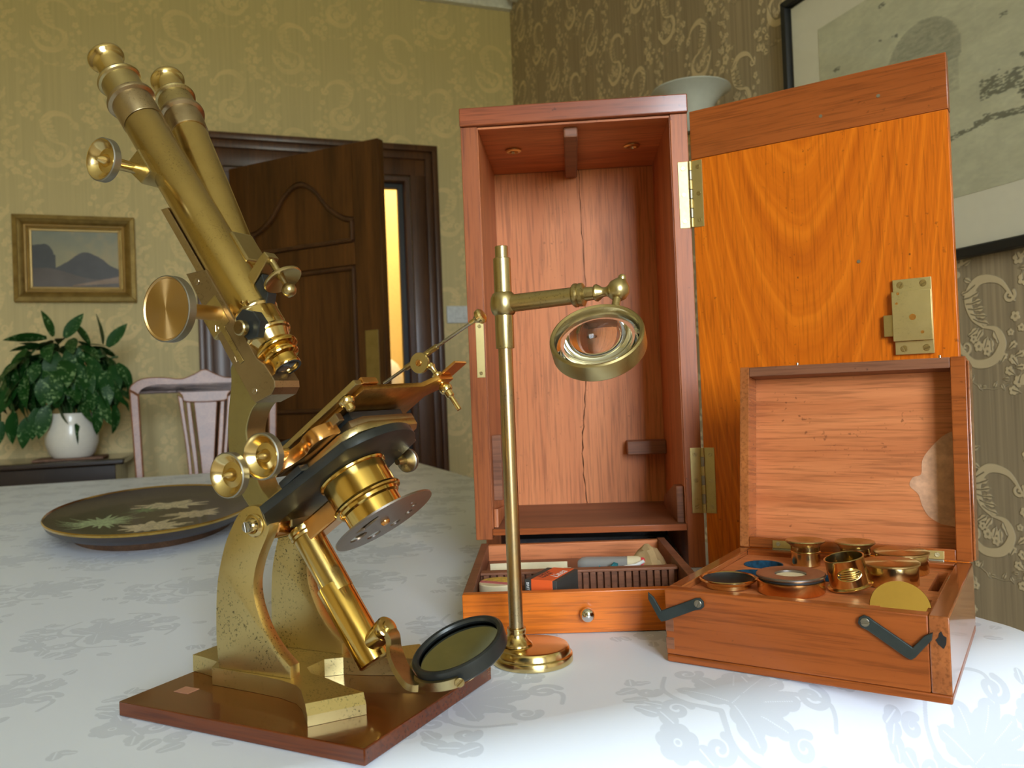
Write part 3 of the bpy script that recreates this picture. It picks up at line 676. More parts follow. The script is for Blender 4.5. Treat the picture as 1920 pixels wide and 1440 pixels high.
for (px, pz, yaw, el, L) in ((-.055, .425, math.pi, .05, .135), (-.035, .43, math.pi-.4, 1.25, .10), (.0, .425, .2, 1.0, .11), (.08, .40, math.pi-.6, .95, .11), (.12, .40, math.pi/2+.3, 1.35, .12), (.135, .39, .1, .95, .11), (.165, .33, 0, -.95, .11), (.18, .2, -.1, -.9, .05), (-.19, .24, math.pi, -.6, .12), (-.21, .18, math.pi, -1.2, .12), (-.2, .14, math.pi, -1.3, .1), (-.12, .15, math.pi+.2, -1.3, .12), (.025, .12, .3, -1.2, .095), (-.16, .17, math.pi+.3, -1.3, .12), (-.09, .18, math.pi, -1.3, .12), (-.06, .19, math.pi, -1.3, .13), (-.02, .215, -1.7, -1.1, .11), (.05, .22, -1.4, -1.15, .11), (.11, .22, -1.2, -1.2, .12), (-.13, .23, -1.9, -1.1, .12), (.15, .27, -1.3, -1.0, .12), (-.17, .27, -1.8, -1.0, .12), (.02, .30, -1.6, -.9, .12), (.09, .17, 0, -1.4, .10), (.15, .18, .2, -1.4, .11)):
    add_leaf((px, -.09, pz), yaw, el, rl.uniform(-.3, .3) + (1.1 if abs(el) > .9 else .6), L, 0 if el > 0 else 1, .95)
for k in range(9):
    a = 2*math.pi*k/9; r_ = .05
    tube('stem', spline([(r_*.4*math.cos(a), r_*.4*math.sin(a), .14), (r_*1.2*math.cos(a), r_*math.sin(a), .22), (.12*math.cos(a), .08*math.sin(a), .34), (.16*math.cos(a), .10*math.sin(a), .36)], 4), .004, M['stem'], plant, n=6)

ch = thing('dining_chair', 'mahogany chair with shaped crest and pierced splat at far table end', 'chair', room(-.037, 3.13, 0) @ Matrix.Diagonal((1.068, 1, 1.008, 1)))
CT = Matrix.Rotation(R(-4.5), 4, 'X'); CF = T3(0, 0, .46) @ CT @ frame((0, 0, 0), (1, 0, 0), (0, 0, 1), (0, -1, 0))   # local: x, height above seat, towards the table
top = spl2([(-.235, .555), (-.225, .575), (-.19, .595), (-.13, .597), (-.075, .590), (-.035, .605), (0, .622), (.035, .605), (.075, .590), (.13, .597), (.19, .595), (.225, .575), (.235, .555)], 4)
bot = spl2([(.205, .535), (.19, .555), (.15, .567), (.11, .560), (.075, .53), (.06, .505), (-.06, .505), (-.075, .53), (-.11, .560), (-.15, .567), (-.19, .555), (-.205, .535)], 4)
prism('crest_rail', top+bot, -.011, .013, M['chair_wood'], ch, CF, .005)
for s in (-1, 1):
    prism('stile', [(s*.235, .556), (s*.2045, .5345), (s*.196, .25), (s*.185, 0), (s*.215, 0), (s*.222, .25)], -.011, .011, M['chair_wood'], ch, CF, .005)
for s in (-1, 1):
    prism('splat_bar', spl2([(s*.062, .506), (s*.055, .40), (s*.043, .26), (s*.036, .09), (s*.036, .02)], 4)+spl2([(s*.023, .02), (s*.023, .09), (s*.028, .26), (s*.038, .40), (s*.047, .506)], 4), -.007, .008, M['chair_wood'], ch, CF, .003)
    prism('splat_bar', spl2([(s*.088, .535), (s*.078, .45), (s*.063, .30), (s*.054, .10), (s*.053, .02)], 4)+spl2([(s*.041, .02), (s*.042, .10), (s*.050, .30), (s*.064, .45), (s*.070, .52)], 4), -.007, .008, M['chair_wood'], ch, CF, .003)
prism('splat', spl2([(-.038, .506), (-.030, .40), (-.020, .26), (-.015, .09), (-.016, .02)], 4)+spl2([(.016, .02), (.015, .09), (.020, .26), (.030, .40), (.038, .506)], 4), -.007, .008, M['chair_wood'], ch, CF, .003)
prism('back_rail', [(-.186, .0), (.186, 0), (.187, .035), (-.187, .035)], -.010, .012, M['chair_wood'], ch, CF, .003)
prism('seat', [(-.20, -.01), (.20, -.01), (.225, -.325), (-.225, -.325)], .42, .47, M['chair_wood'], ch, None, .01)
for sx, sy in ((-.195, -.02), (.195, -.02), (-.20, -.30), (.20, -.30)): box('leg', (sx-.02, sx+.02, sy-.02, sy+.02, 0, .4199), M['chair_wood'], ch, None, .004)

# ------------------------------------------------------------ painted oval platter
pl = thing('oval_platter', 'dark oval platter painted with flowers and a gilt rim behind the microscope', 'platter', room(-.105, 1.56, TZ))
def oval(name, prof, mat, seg=72, sx=.165, sy=.36, **k):
    bm = bmesh.new(); blathe(bm, prof, seg, Matrix.Diagonal((sx, sy, 1, 1))); return mk(name, bm, mat, pl, None, ang=50, **k)
def platter_img(n=256):
    rs = np.random.RandomState(2); y, x = np.mgrid[0:n, 0:n]; u, v = x/n*2-1, y/n*2-1; g = rs.rand(n, n); g = (g+np.roll(g, 1, 0)+np.roll(g, 2, 0)+np.roll(g, 3, 0))/4
    img = np.ones((n, n, 3))*np.array([.055, .045, .024])*(.7+.6*g[..., None])
    img[..., 2] += .03*np.clip(v, 0, 1)
    def petals(cx, cy, r, k, c, wv=.16):
        for i in range(k):
            a = 2*math.pi*i/k+.4*rs.rand(); L = r*(.6+.5*rs.rand())
            for s in np.linspace(.08, 1, 24):
                px, py = cx+L*s*math.cos(a)*1.7, cy+L*s*math.sin(a); d = np.hypot((u-px)/1.7, v-py); img[d < wv*r*(1.1-s*.9)*.55] = np.array(c)*(.6+.6*rs.rand())
    petals(-.48, -.15, .26, 26, (.46, .58, .34)); petals(.0, -.45, .20, 14, (.74, .64, .44), .5); petals(.1, .35, .22, 14, (.68, .60, .42), .5); petals(-.15, .2, .16, 12, (.16, .26, .12)); petals(.4, -.1, .2, 12, (.66, .56, .38), .5)
    return np.clip(img, .01, 1)
oval('painted_dish', [(0, .0175), (.70, .018), (.86, .0225), (.965, .0315), (.985, .034), (.97, .0285), (.86, .0158), (.7, .0120), (0, .0120)], imgmat('platter_painting', platter_img(), .42, (-.165, .165, -.36, .36), 'xy', .08))
oval('gilt_rim', [(.982, .0335), (.992, .0365), (1.0, .035), (.996, .032), (.986, .0325)], M['gold'])
oval('underside', [(.975, .0283), (.995, .0318), (.97, .0245), (.88, .0150), (.79, .0114), (.70, .0113), (.70, .0118), (.86, .0154)], plain('dark_lacquer', (.045, .032, .028), .35))
oval('foot_ring', [(.66, .0002), (.76, .0002), (.79, .0112), (.66, .0112), (.66, .0002)], wood('platter_foot_wood', (.10, .045, .02), (.25, .13, .06), 'y', 1, .6, 0, .3, .6))

# ------------------------------------------------------------ screws
def screw(par, Mx, r=.0022, ang=.6, mat=None, h=.0007):
    bm = bmesh.new(); g = .13*r
    for s in (1, -1):
        pts = []; n = 14; a0 = math.asin(g/r)
        for i in range(n+1): a = a0+(math.pi-2*a0)*i/n; pts.append((r*math.cos(a), s*r*math.sin(a)))
        bprism(bm, pts if s > 0 else pts[::-1], 0, h, r*.12, 1)
    bprism(bm, circ(r*.9, 16), 0, h*.3)
    return mk('screw', bm, mat or M['aged'], par, Mx @ RZ(ang))

# ------------------------------------------------------------ microscope
MY = -.466
MM = T3(-.2923/1.1, .5939/1.1, TZ) @ RZ(MY)          # left corner of its board; local p, w, z
BT = .0101
bd = box('mahogany_baseboard', (0, .1984, 0, .1466, .0004, BT), M['board_wood'], None, MM, .0008, label='polished mahogany board under the brass microscope', cat='board')
box('veneer_chip', (.021, .034, .026, .036, BT+.00005, BT+.0003), plain('bare_wood', (.42, .20, .12), .7), bd, None, 0, label='pale chipped spot')
W0 = .077; PIV = (.0794, .1206); TH = R(34.6); sn, cs = math.sin(TH), math.cos(TH)
mic = thing('microscope', 'tall antique brass binocular microscope tilted on a mahogany board', 'microscope', MM)
TM = frame((PIV[0], W0, PIV[1]), (cs, 0, sn), (0, 1, 0), (-sn, 0, cs))      # tilt frame: s, w, t
ST = TM @ frame((0, 0, 0), (1, 0, 0), (0, 0, 1), (0, -1, 0))               # polygons in (s,t), height = -w
KW = Matrix.Rotation(R(90), 4, 'X')                                         # lathe axis towards the viewer (-w)
def atw(s, t, dw): return TM @ T3(s, dw, t) @ KW
def att(s, dw, t=0.0): return TM @ T3(s, dw, t)
PZ = frame((0, 0, 0), (1, 0, 0), (0, 0, 1), (0, -1, 0))
# foot: two splayed front toes and a heel
FZ0, FZ1 = BT+.0002, BT+.012
half = [(-.0, .0615), (.012, .0600), (.030, .0560), (.036, .0455), (.077, .0442), (.100, .0425), (.1165, .0385), (.1261, .0324), (.1482, .0122), (.1696, .0405), (.150, .0475), (.128, .0555), (.110, .0600), (.1, .0680)]
foot = half + [(x, 2*W0-y) for x, y in half[::-1]]
bm = bmesh.new(); nf = len(foot); zm = FZ0+.0062
def toe_in(i):
    x, y = foot[i]; k = i if i < nf//2 else nf-1-i
    if k in (8, 9): return (x-.0052*.797, y+(.0052*.603 if i < nf//2 else -.0052*.603))
    return (x, y)
rows = [[bm.verts.new((x, y, FZ0)) for x, y in foot], [bm.verts.new((x, y, zm)) for x, y in foot], [bm.verts.new((*toe_in(i), FZ1)) for i in range(nf)]]
for A_, B_ in zip(rows, rows[1:]):
    for i in range(nf): bm.faces.new((A_[i], A_[(i+1) % nf], B_[(i+1) % nf], B_[i]))
bm.faces.new(rows[0][::-1]); bm.faces.new(rows[2])
mk('foot', bm, M['plate_brass'], mic, ang=22)
near = [(.0418, FZ1), *spl2([(.0405, .040), (.0411, .0592), (.0437, .0823), (.051, .1051), (.0586, .119), (.065, .1276), (.0715, .1320), (.0781, .1336), (.0850, .1322), (.0905, .1285), (.0925, .1235), (.0904, .1157), (.0822, .1011), (.0774, .0887), (.0759, .0787), (.0778, .0667), (.0844, .0519), (.0939, .0396), (.1055, .0300)], 3), (.1055, FZ1)]
for w0_, w1_ in ((.046, .055), (.099, .108)):
    bm = bmesh.new(); bprism(bm, near, -w1_, -w0_, .0005, M=PZ); mk('pillar', bm, M['plate_brass'], mic)
lathe('pivot_axle', [(0, -.0308), (.0074, -.0308), (.0074, .0308), (0, .0308)], M['copper'], mic, TM @ KW)
for s in (1, -1):
    K = TM @ T3(0, -s*.0315, 0) @ (KW if s > 0 else Matrix.Rotation(R(-90), 4, 'X'))
    cap_ = lathe('pivot_cap', [(0, 0), (.0078, 0), (.0078, .0010), (.0068, .0018), (.0056, .0022), (.0050, .0042), (.0040, .0052), (0, .0056)], M['brass'], mic, K)
    bm = bmesh.new(); bprism(bm, [(.0036*math.cos(a), .0036*math.sin(a)) for a in [R(12+156*i/12) for i in range(13)]], .0040, .0078, .0003); bprism(bm, [(.0036*math.cos(a), -.0036*math.sin(a)) for a in [R(12+156*i/12) for i in range(13)]][::-1], .0040, .0078, .0003)
    mk('pivot_screw', bm, M['steel'], cap_, T3(0, 0, .0) @ RZ(1.15), label='slotted steel pivot screw')
lathe('hub', [(0, -.0205), (.0105, -.0205), (.0115, -.0195), (.0115, .0195), (.0105, .0205), (0, .0205)], M['copper'], mic, TM @ KW)
# limb
limb = spl2([(.036, .113), (.0281, .1095), (.022, .1007), (.0034, .0814), (-.0096, .0626), (-.0165, .0431), (-.0170, .025), (-.0135, .006), (-.008, -.010)], 4)+spl2([(.008, -.010), (.013, .0), (.006, .010), (.001, .020), (.0005, .0311), (.0071, .0511), (.0122, .0635), (.0191, .0701), (.0283, .0745), (.040, .0755)], 4)+[(.044, .09), (.042, .112)]
prism('limb', limb, -.0095, .0095, M['limb'], mic, ST, .0008)
box('stage_bracket', (-.006, .040, -.022, .022, -.0062, .0), M['aged'], mic, TM, .0006)
# slide housing with screws, rack bar
hous = [(.0375, .1895), (.0545, .179), (.0545, .098), (.0575, .0905), (.0580, .0765), (.0555, .0725), (.050, .0705), (.0350, .0745), (.0337, .078), (.0340, .12)]
hb = prism('slide_housing', hous, -.0125, .0125, M['bar'], mic, ST, .0006)
box('guide_strip', (.0405, .0445, -.0135, -.0127, .104, .135), M['aged'], mic, TM, .0003)
for (s, t, a) in ((.0430, .1775, .3), (.0375, .1385, 1.0), (.0395, .1095, 1.4), (.0395, .0815, .2)): screw(hb, frame((s, t, .0126), (1, 0, 0), (0, 1, 0), (0, 0, 1)), .0024, a, M['silver'])
prism('rack_bar', [(.0425, .2495), (.0490, .2455), (.0490, .15), (.0425, .15)], -.0075, .0075, M['silver'], mic, ST, .0006)
bm = bmesh.new()
for k in range(14): bbox(bm, .0300, .0345, -.004, .004, .098+.0034*k, .0998+.0034*k, .0002)
mk('rack_teeth', bm, M['aged'], mic, TM)
# coarse focus knobs
def big_knob(dw, flip=False):
    Kk = TM @ T3(.045, dw, .146) @ (Matrix.Rotation(R(-90), 4, 'X') if flip else KW)
    k = lathe('focus_knob', [(0, -.0003), (.0200, -.0009), (.0208, .0001), (.0213, .0001), (.0213, -.006), (.017, -.0078), (.0055, -.0085), (.0052, -.009), (.0052, -.046), (0, -.046)], M['spun'], mic, Kk, 72)
    lathe('knurled_rim', [(.0214, -.0002), (.0222, -.0006), (.0222, -.0062), (.0214, -.0066)], M['greyrim'], k, None, 72)
big_knob(-.058)
box('knob_bearing', (.030, .052, -.0128, .0128, .133, .160), M['aged'], mic, TM, .002)
# main body tube
tube_prof = [(0, .118), (.0152, .118), (.0152, .3205), (.0148, .3212), (0, .3212)]
bt = lathe('body_tube', tube_prof, M['tube'], mic, att(.064, 0), 64)
def eyepiece(Mx, sc_=1.0):
    e = lathe('draw_tube', [(.0, -.0815), (.0153, -.0815), (.0156, -.0808), (.0157, -.0605), (.0181, -.0592), (.0186, -.0575), (.0181, -.056), (.0150, -.0548), (0, -.054)], M['silver'], mic, Mx, 56)
    lathe('eyepiece_barrel', [(0, -.0545), (.0146, -.0545), (.0146, -.0375), (.0163, -.0365), (.0169, -.0350), (.0163, -.0335), (.0140, -.0325), (.0122, -.0322), (0, -.032)], M['aged'], e, None, 56)
    lathe('eye_cap', [(0, -.0325), (.0107, -.0325), (.0107, -.0175), (.0111, -.0150), (.0123, -.0125), (.0137, -.0110), (.0141, -.0094), (.0138, -.0076), (.0126, -.0063), (.0100, -.0056), (.0050, -.0060), (.0025, -.0075), (0, -.0075)], M['brass'], e, None, 56)
eyepiece(att(.064, 0, .403))
# second tube, angled
A = Vector((.064, .0625, .405)); B = Vector((.064, .009, .150)); d2 = (A-B).normalized(); L2 = (A-B).length
lathe('body_tube', [(0, 0), (.0146, 0), (.0146, L2-.079), (0, L2-.078)], M['tube'], mic, TM @ along(B, d2), 64)
eyepiece(TM @ along(A, d2))
box('tube_clip', (.072, .081, .001, .022, .168, .196), M['aged'], mic, TM, .0015, label='small dull clip joining the two tubes')
# upper rack knob
def dished(name, Mx, r, stem, mat, par=mic):
    f = r/.0142
    k = lathe(name, [(0, .0040*f), (.0013*f, .0036*f), (.0020*f, .0018*f), (.0034*f, -.0004*f), (.0044*f, -.0032*f), (.0080*f, -.0036*f), (.0110*f, -.0012*f), (.0128*f, .0010*f), (.0134*f, .0012*f), (.0134*f, -.0045*f), (.010*f, -.0065*f), (.0042*f, -.0085*f), (.0040*f, -.010*f), (.0036*f, -stem), (0, -stem)], mat, par, Mx, 56)
    lathe('knurled_rim', [(.01345*f, .0011*f), (.0142*f, .0006*f), (.0142*f, -.0040*f), (.01345*f, -.0046*f)], M['greyrim'], k, None, 56); return k
dished('tube_spacing_knob', atw(.0525, .2775, -.050), .0155, .032, M['brass'])
prism('knob_block', [(.0445, .2835), (.050, .289), (.062, .289), (.062, .266), (.049, .266)], -.004, .0205, M['aged'], mic, ST, .001)
# nose with prism slide, rings and objective
lathe('nosepiece', [(0, .1335), (.0152, .1335), (.0158, .1325), (.0162, .1312), (.0158, .1300), (.0150, .1292), (.0150, .1140), (.0158, .1132), (.0163, .1118), (.0158, .1104), (.0143, .1096), (.0130, .1060), (.0122, .1035), (0, .1035)], M['brass'], mic, att(.064, 0), 64)
ob = lathe('objective', [(0, .104), (.0118, .104), (.0138, .1024), (.0150, .1008), (.0153, .0994), (.0148, .0980), (.0128, .0970), (.0112, .0964), (.0112, .0952), (.0126, .0943), (.0130, .0930), (.0125, .0918), (.0108, .0910), (.0098, .0905), (.0096, .0870), (.0100, .0855), (.0101, .0838), (.0096, .0828), (.0082, .0830), (.0080, .0850), (0, .0850)], M['gold'], mic, att(.064, 0), 64)
lathe('front_lens', [(0, .0836), (.004, .0838), (.0079, .0846), (.0079, .0849), (0, .0849)], M['objlens'], ob, None, 40)
lathe('lens_rim', [(.0080, .0826), (.0097, .0824), (.0097, .0832), (.0080, .0834)], M['blackpaint'], ob, None, 40)
pb = prism('prism_slide', [(.0600, .1290), (.0690, .1300), (.0760, .1220), (.0765, .1130), (.0680, .1060), (.0600, .1100), (.0575, .1200)], .010, .0185, M['black'], mic, ST, .0008, label='blackened prism slide block')
lathe('prism_knob', [(0, .0068), (.0044, .0066), (.0054, .0058), (.0054, .0020), (.0040, .0010), (.003, 0), (0, 0)], M['aged'], pb, frame((.0635, .1175, .0186), (1, 0, 0), (0, 1, 0), (0, 0, 1)), 32)
# fine focus lever with micrometer disc
lv = prism('fine_focus_arm', [(.070, .1530), (.094, .1580), (.0995, .1580), (.1005, .1525), (.094, .1500), (.070, .1440)], -.0055, .0055, M['aged'], mic, ST, .0007)
for s, t in ((.0805, .131), (.0845, .1275)): lathe('rivet', [(0, .0012), (.0014, .0009), (.0019, 0), (0, 0)], M['brass'], mic, atw(s-.012, t+.006, -.0142), 20)
prism('lever_bracket', [(.070, .1445), (.088, .1475), (.084, .133), (.078, .128), (.070, .128)], -.0045, .0045, M['black'], mic, ST, .0006)
fd = lathe('fine_focus_disc', [(0, .016), (.0024, .016), (.0024, .0035), (.0060, .0020), (.0128, -.0015), (.0137, -.0022), (.0139, -.0034), (.0132, -.0042), (.0060, -.0008), (.0026, .0004), (.0020, -.0040), (.0020, -.0080), (.0036, -.0086), (.0050, -.0106), (.0050, -.0138), (.0036, -.0162), (.0016, -.0172), (0, -.0174)], M['aged'], mic, att(.0975, 0, .1380), 56)
# stage
def plate(nm, poly, t0, t1, mat, bev=.0005, **k):
    bm = bmesh.new(); bprism(bm, poly, t0, t1, bev); return mk(nm, bm, mat, mic, TM, **k)
q = [(.0, -.022), (.028, -.0505), (.0978, -.0385)]+[(.064+.0510*math.cos(a), .0485*math.sin(a)) for a in [R(-46+92*i/14) for i in range(15)]]+[(.0978, .0385), (.028, .0505), (.0, .022)]
plate('stage_plate', q, -.0062, -.0002, M['black'], label='blackened round-ended stage plate')
plate('stage_slide', [(.020, -.037), (.096, -.037), (.1065, -.030), (.1105, -.020), (.1105, .030), (.104, .037), (.020, .037)], 0, .0052, M['aged'])
plate('stage_slide', [(.030, -.030), (.1035, -.030), (.1085, -.020), (.1085, .034), (.030, .034)], .0054, .0105, M['bar'])
plate('stage_slide', [(.040, -.027), (.105, -.027), (.105, .030), (.040, .030)], .0107, .0165, M['black'])
top_ = plate('object_carrier', [(.060, -.034), (.128, -.034), (.1300, .030), (.1385, .040), (.1385, .058), (.128, .058), (.118, .046), (.060, .046)], .0170, .0205, M['mottle'], label='mottled brass object plate')
box('carrier_rail', (.050, .1290, -.041, -.034, .0200, .0235), M['aged'], mic, TM, .0005); box('carrier_rail', (.062, .104, -.0385, -.0330, .0112, .0168), M['bar'], mic, TM, .0005)
box('rail_end', (.1215, .1300, -.0335, -.018, .0206, .0250), M['copper'], mic, TM, .0005)
lathe('carrier_screw', [(0, .0195), (.0040, .0195), (.0052, .0180), (.0052, .0165), (.0042, .0150), (.0030, .0146), (.0030, .0115), (.0022, .0108), (0, .0108)], M['brass'], mic, att(.1150, -.0375, 0), 28)
prism('carrier_clip', spl2([(.046, .0245), (.053, .0275), (.062, .0260), (.068, .0235)], 4)+spl2([(.068, .0205), (.060, .0220), (.053, .0225), (.046, .0205)], 4), .020, .040, M['black'], mic, ST, .0006)
# wavy copper bracket carrying the stage knobs
wav = spl2([(.052, -.0525), (.060, -.0545), (.068, -.0490), (.076, -.0470), (.084, -.0500), (.092, -.0490), (.097, -.0420)], 5)+[(.099, -.036), (.052, -.036)]
plate('knob_bracket', wav, .0056, .0150, M['copper'], .0006)
plate('slot_block', [(.046, -.0455), (.066, -.0455), (.066, -.0375), (.046, -.0375)], .0002, .0050, M['black'], .0006)
dished('stage_knob', atw(.0642, .0150, -.0690), .0142, .022, M['brass']); dished('stage_knob', atw(.0428, .0170, -.0780), .0138, .040, M['brass'])
dished('stage_knob', TM @ T3(.0760, .0520, -.0090) @ Matrix.Rotation(R(-90), 4, 'X'), .0085, .014, M['aged'])
# stage forceps on a swivel pin
pin = lathe('forceps_pin', [(0, .034), (.0024, .034), (.0030, .032), (.0018, .030), (.0018, .0265), (.0036, .0250), (.0036, .0225), (.0026, .0208), (.0026, .0165), (.0042, .0150), (.0048, .0125), (.0042, .0105), (.0030, .0098), (.0030, .0060), (.0018, .0050), (.0018, -.0055), (0, -.0060)], M['brass'], mic, att(.1330, .0500), 28)
box('pin_tongue', (.134, .152, .046, .062, .0206, .0226), M['copper'], mic, TM, .0005)
sw_ = lathe('swivel_disc', [(0, .0014), (.0072, .0012), (.0075, .0004), (.0075, -.0012), (0, -.0014)], M['aged'], mic, atw(.1285, .0385, .0465), 36)
screw(sw_, T3(0, 0, .0014), .0024, .4, M['copper'])
fr0, fr1 = Vector((.0935, .050, .0470)), Vector((.1780, .050, .0362)); fdv = (fr1-fr0).normalized()
rod = tube('forceps_rod', [fr0, fr1], .0012, M['steel'], mic, TM, 12)
tube('forceps_sleeve', [fr0+fdv*.022, fr0+fdv*.052], .0021, M['aged'], mic, TM, 16)
lathe('forceps_button', [(0, .0), (.0016, 0), (.0018, .004), (.0034, .006), (.0052, .0075), (.0054, .0100), (.0042, .0112), (0, .0116)], M['brass'], mic, TM @ along(fr1-fdv*.002, fdv), 28)
# substage
lathe('substage_tube', [(0, -.0064), (.0236, -.0064), (.0242, -.0074), (.0238, -.0086), (.0225, -.0092), (.0223, -.0255), (.0238, -.0265), (.0242, -.0275), (.0236, -.0287), (.0214, -.0292), (.0212, -.0312), (.0205, -.0318), (.0196, -.0325), (.0194, -.0445), (0, -.0445)], M['gold'], mic, att(.0655, 0), 72)
# diaphragm disc with apertures
def disc_mesh():
    bm = bmesh.new(); n = 64; ro = .0352
    outer = [bm.verts.new((ro*math.cos(2*math.pi*i/n), ro*math.sin(2*math.pi*i/n), 0)) for i in range(n)]
    E = [bm.edges.new((outer[i], outer[(i+1) % n])) for i in range(n)]
    def hole(pts):
        v = [bm.verts.new((x, y, 0)) for x, y in pts]
        E.extend(bm.edges.new((v[i], v[(i+1) % len(v)])) for i in range(len(v)))
    def ring(cx, cy, r, m=18): hole([(cx+r*math.cos(2*math.pi*i/m), cy+r*math.sin(2*math.pi*i/m)) for i in range(m)])
    pol = lambda a, r: (r*math.cos(R(a)), r*math.sin(R(a)))
    ring(*pol(215, .0195), .0062); 
    a = [R(250+50*i/10) for i in range(11)]; hole([(.0240*math.cos(t), .0240*math.sin(t)) for t in a]+[(.0165*math.cos(t), .0165*math.sin(t)) for t in a[::-1]])
    for ang, r in ((20, .0016), (45, .0022), (75, .0030), (110, .0040), (155, .0052)): ring(*pol(ang, .0215), r)
    bmesh.ops.triangle_fill(bm, use_beauty=True, use_dissolve=False, edges=E)
    # drop triangles that fell inside a hole
    bm.faces.ensure_lookup_table()
    r_ = bmesh.ops.extrude_face_region(bm, geom=bm.faces[:])
    bmesh.ops.translate(bm, verts=[g for g in r_['geom'] if isinstance(g, bmesh.types.BMVert)], vec=(0, 0, .0012)); return bm
mk('diaphragm_disc', disc_mesh(), M['discgrey'], mic, att(.0685, .0, -.0465), label='thin dark bronzed diaphragm disc with holes')
lathe('disc_screw', [(0, -.0022), (.0022, -.0020), (.0030, -.0010), (.0032, 0), (0, 0)], M['copper'], mic, att(.0685, 0, -.0466), 24)
box('substage_arm', (.008, .046, -.008, .008, -.026, -.012), M['copper'], mic, TM, .0015)
# tail piece
lathe('tail_tube', [(0, -.012), (.0100, -.012), (.0116, -.0130), (.0118, -.0150), (.0112, -.0165), (.0118, -.0178), (.0112, -.0195), (.0103, -.0200), (.0103, -.0640), (0, -.0640)], M['tube'], mic, att(.0085, 0), 48)
lathe('sliding_sleeve', [(.0104, -.0570), (.0114, -.0572), (.0116, -.0580), (.0116, -.1150), (.0106, -.1162), (0, -.1162)], M['gold'], mic, att(.0065, 0), 48)
# mirror arm, gimbal and mirror
lathe('arm_boss', [(0, -.012), (.0070, -.012), (.0070, -.0015), (.0062, 0), (0, 0)], M['brass'], mic, TM @ along((.0265, -.004, -.1035), (1, -.15, .1)), 32)
pv = lathe('arm_pivot', [(0, 0), (.0072, 0), (.0076, .0008), (.0076, .0050), (.0068, .0058), (.0040, .0062), (.0036, .0085), (0, .0088)], M['brass'], mic, TM @ along((.0270, -.0041, -.1034), (1, -.15, .1)), 32)
MC = Vector((.2136, W0, .0465)); mn = Vector((.36*cs-.874*sn, -.3275, .36*sn+.874*cs)).normalized()
mx_ = (Vector((1, 0, 0))-mn*mn.x).normalized(); my_ = mn.cross(mx_)
MF = frame(MC, mx_, my_, mn)
mr = lathe('mirror_ring', [(.0262, -.0010), (.0270, .0006), (.0290, .0012), (.0304, .0004), (.0306, -.0010), (.0300, -.0085), (.0285, -.0100), (0, -.0100), (0, -.0052), (.0262, -.0050)], M['black'], mic, MF, 72, label='blackened mirror cell')
lathe('mirror_glass', [(0, -.0026), (.0264, -.0026), (.0264, -.0040), (0, -.0040)], M['mirror'], mr, None, 64, label='old dark mirror glass')
GA = [R(-62-180*i/30) for i in range(31)]
gm = bmesh.new(); bsweep(gm, [(.0326*math.cos(a), .0326*math.sin(a), -.006) for a in GA], rect(.0030, .0011), up=(0, 0, 1)); mk('gimbal', gm, M['aged'], mic, MF)
for a in (GA[0], GA[-1]): screw(mic, MF @ along((.0337*math.cos(a), .0337*math.sin(a), -.006), (math.cos(a), math.sin(a), 0)), .0030, .5, M['aged'], .0012)
ga = GA[9]; gp = MF @ Vector((.0336*math.cos(ga), .0336*math.sin(ga), -.006)); p0 = TM @ Vector((.0300, -.0046, -.1031))
tube('mirror_arm', spline([p0, p0+Vector((.006, -.001, -.004)), p0+Vector((.0085, -.003, -.012)), (p0+gp)/2+Vector((.0, -.002, -.006)), gp+Vector((-.0045, -.001, .001)), gp], 6), .003, M['aged'], mic, None, up=(0, 1, 0), sec=rect(.0052, .0021))

# ------------------------------------------------------------ bull's-eye lens on stand
bs = thing('lens_stand', 'brass bullseye lens on a tall round-based stand before the case', 'magnifier', T3(.0075, .6195, TZ))
lathe('base_disc', [(0, .0004), (.0296, .0004), (.0302, .0010), (.0302, .0055), (.0296, .0064), (.0286, .0070), (.0280, .0100), (.0268, .0118), (.0250, .0124), (0, .0128)], M['brass'], bs, None, 80)
px0, py0 = -.0115, .0
lathe('pole_socket', [(0, .0128), (.0118, .0128), (.0116, .0142), (.0095, .0160), (.0075, .0190), (.0068, .0220), (.0072, .0235), (.0072, .0255), (0, .0255)], M['brass'], bs, T3(px0, py0, 0), 40)
lathe('pole', cyl(.0054, .0255, .2950), M['pole'], bs, T3(px0, py0, 0), 32)
lathe('pole_tip', cyl(.0050, .2951, .3130), M['aged'], bs, T3(px0, py0, 0), 32)
zb = .2690
co = lathe('sliding_collar', [(.0055, -.0335), (.0068, -.0335), (.0070, -.0325), (.0070, -.0085), (.0082, -.0075), (.0095, -.0050), (.0101, 0), (.0095, .0050), (.0080, .0080), (.0066, .0090), (.0066, .0345), (.0062, .0350), (.0055, .0350)], M['aged'], bs, T3(px0, py0, zb), 40)
ay = R(-22); ad = Vector((math.cos(ay), math.sin(ay), .035)).normalized()
lathe('arm', [(0, .008), (.0066, .008), (.0067, .010), (.0063, .0585), (.0076, .0590), (.0088, .0605), (.0088, .0625), (.0078, .0636), (.0086, .0645), (.0086, .0675), (.0070, .0685), (.0052, .0692), (.0048, .0760), (.0060, .0770), (.0064, .0785), (.0056, .0800), (.0036, .0830), (.0034, .0860), (.0046, .0880), (0, .0885)], M['aged'], bs, along((px0, py0, zb), ad) @ Matrix.Diagonal((1, 1, .935, 1)), 36)
bc = Vector((px0, py0, zb))+ad*.0890
lathe('ball_joint', [(0, -.0082), (.0040, -.0072), (.0070, -.0044), (.0083, 0), (.0072, .0044), (.0044, .0074), (.0030, .0086), (.0030, .0100), (.0020, .0116), (0, .0122)], M['aged'], bs, along(bc, (.35, -.05, .93)), 32)
LC = Vector((.0520, -.0620, .2350)); ln = Vector((-.21, -.67, .71)).normalized()
LF = along(LC, ln)
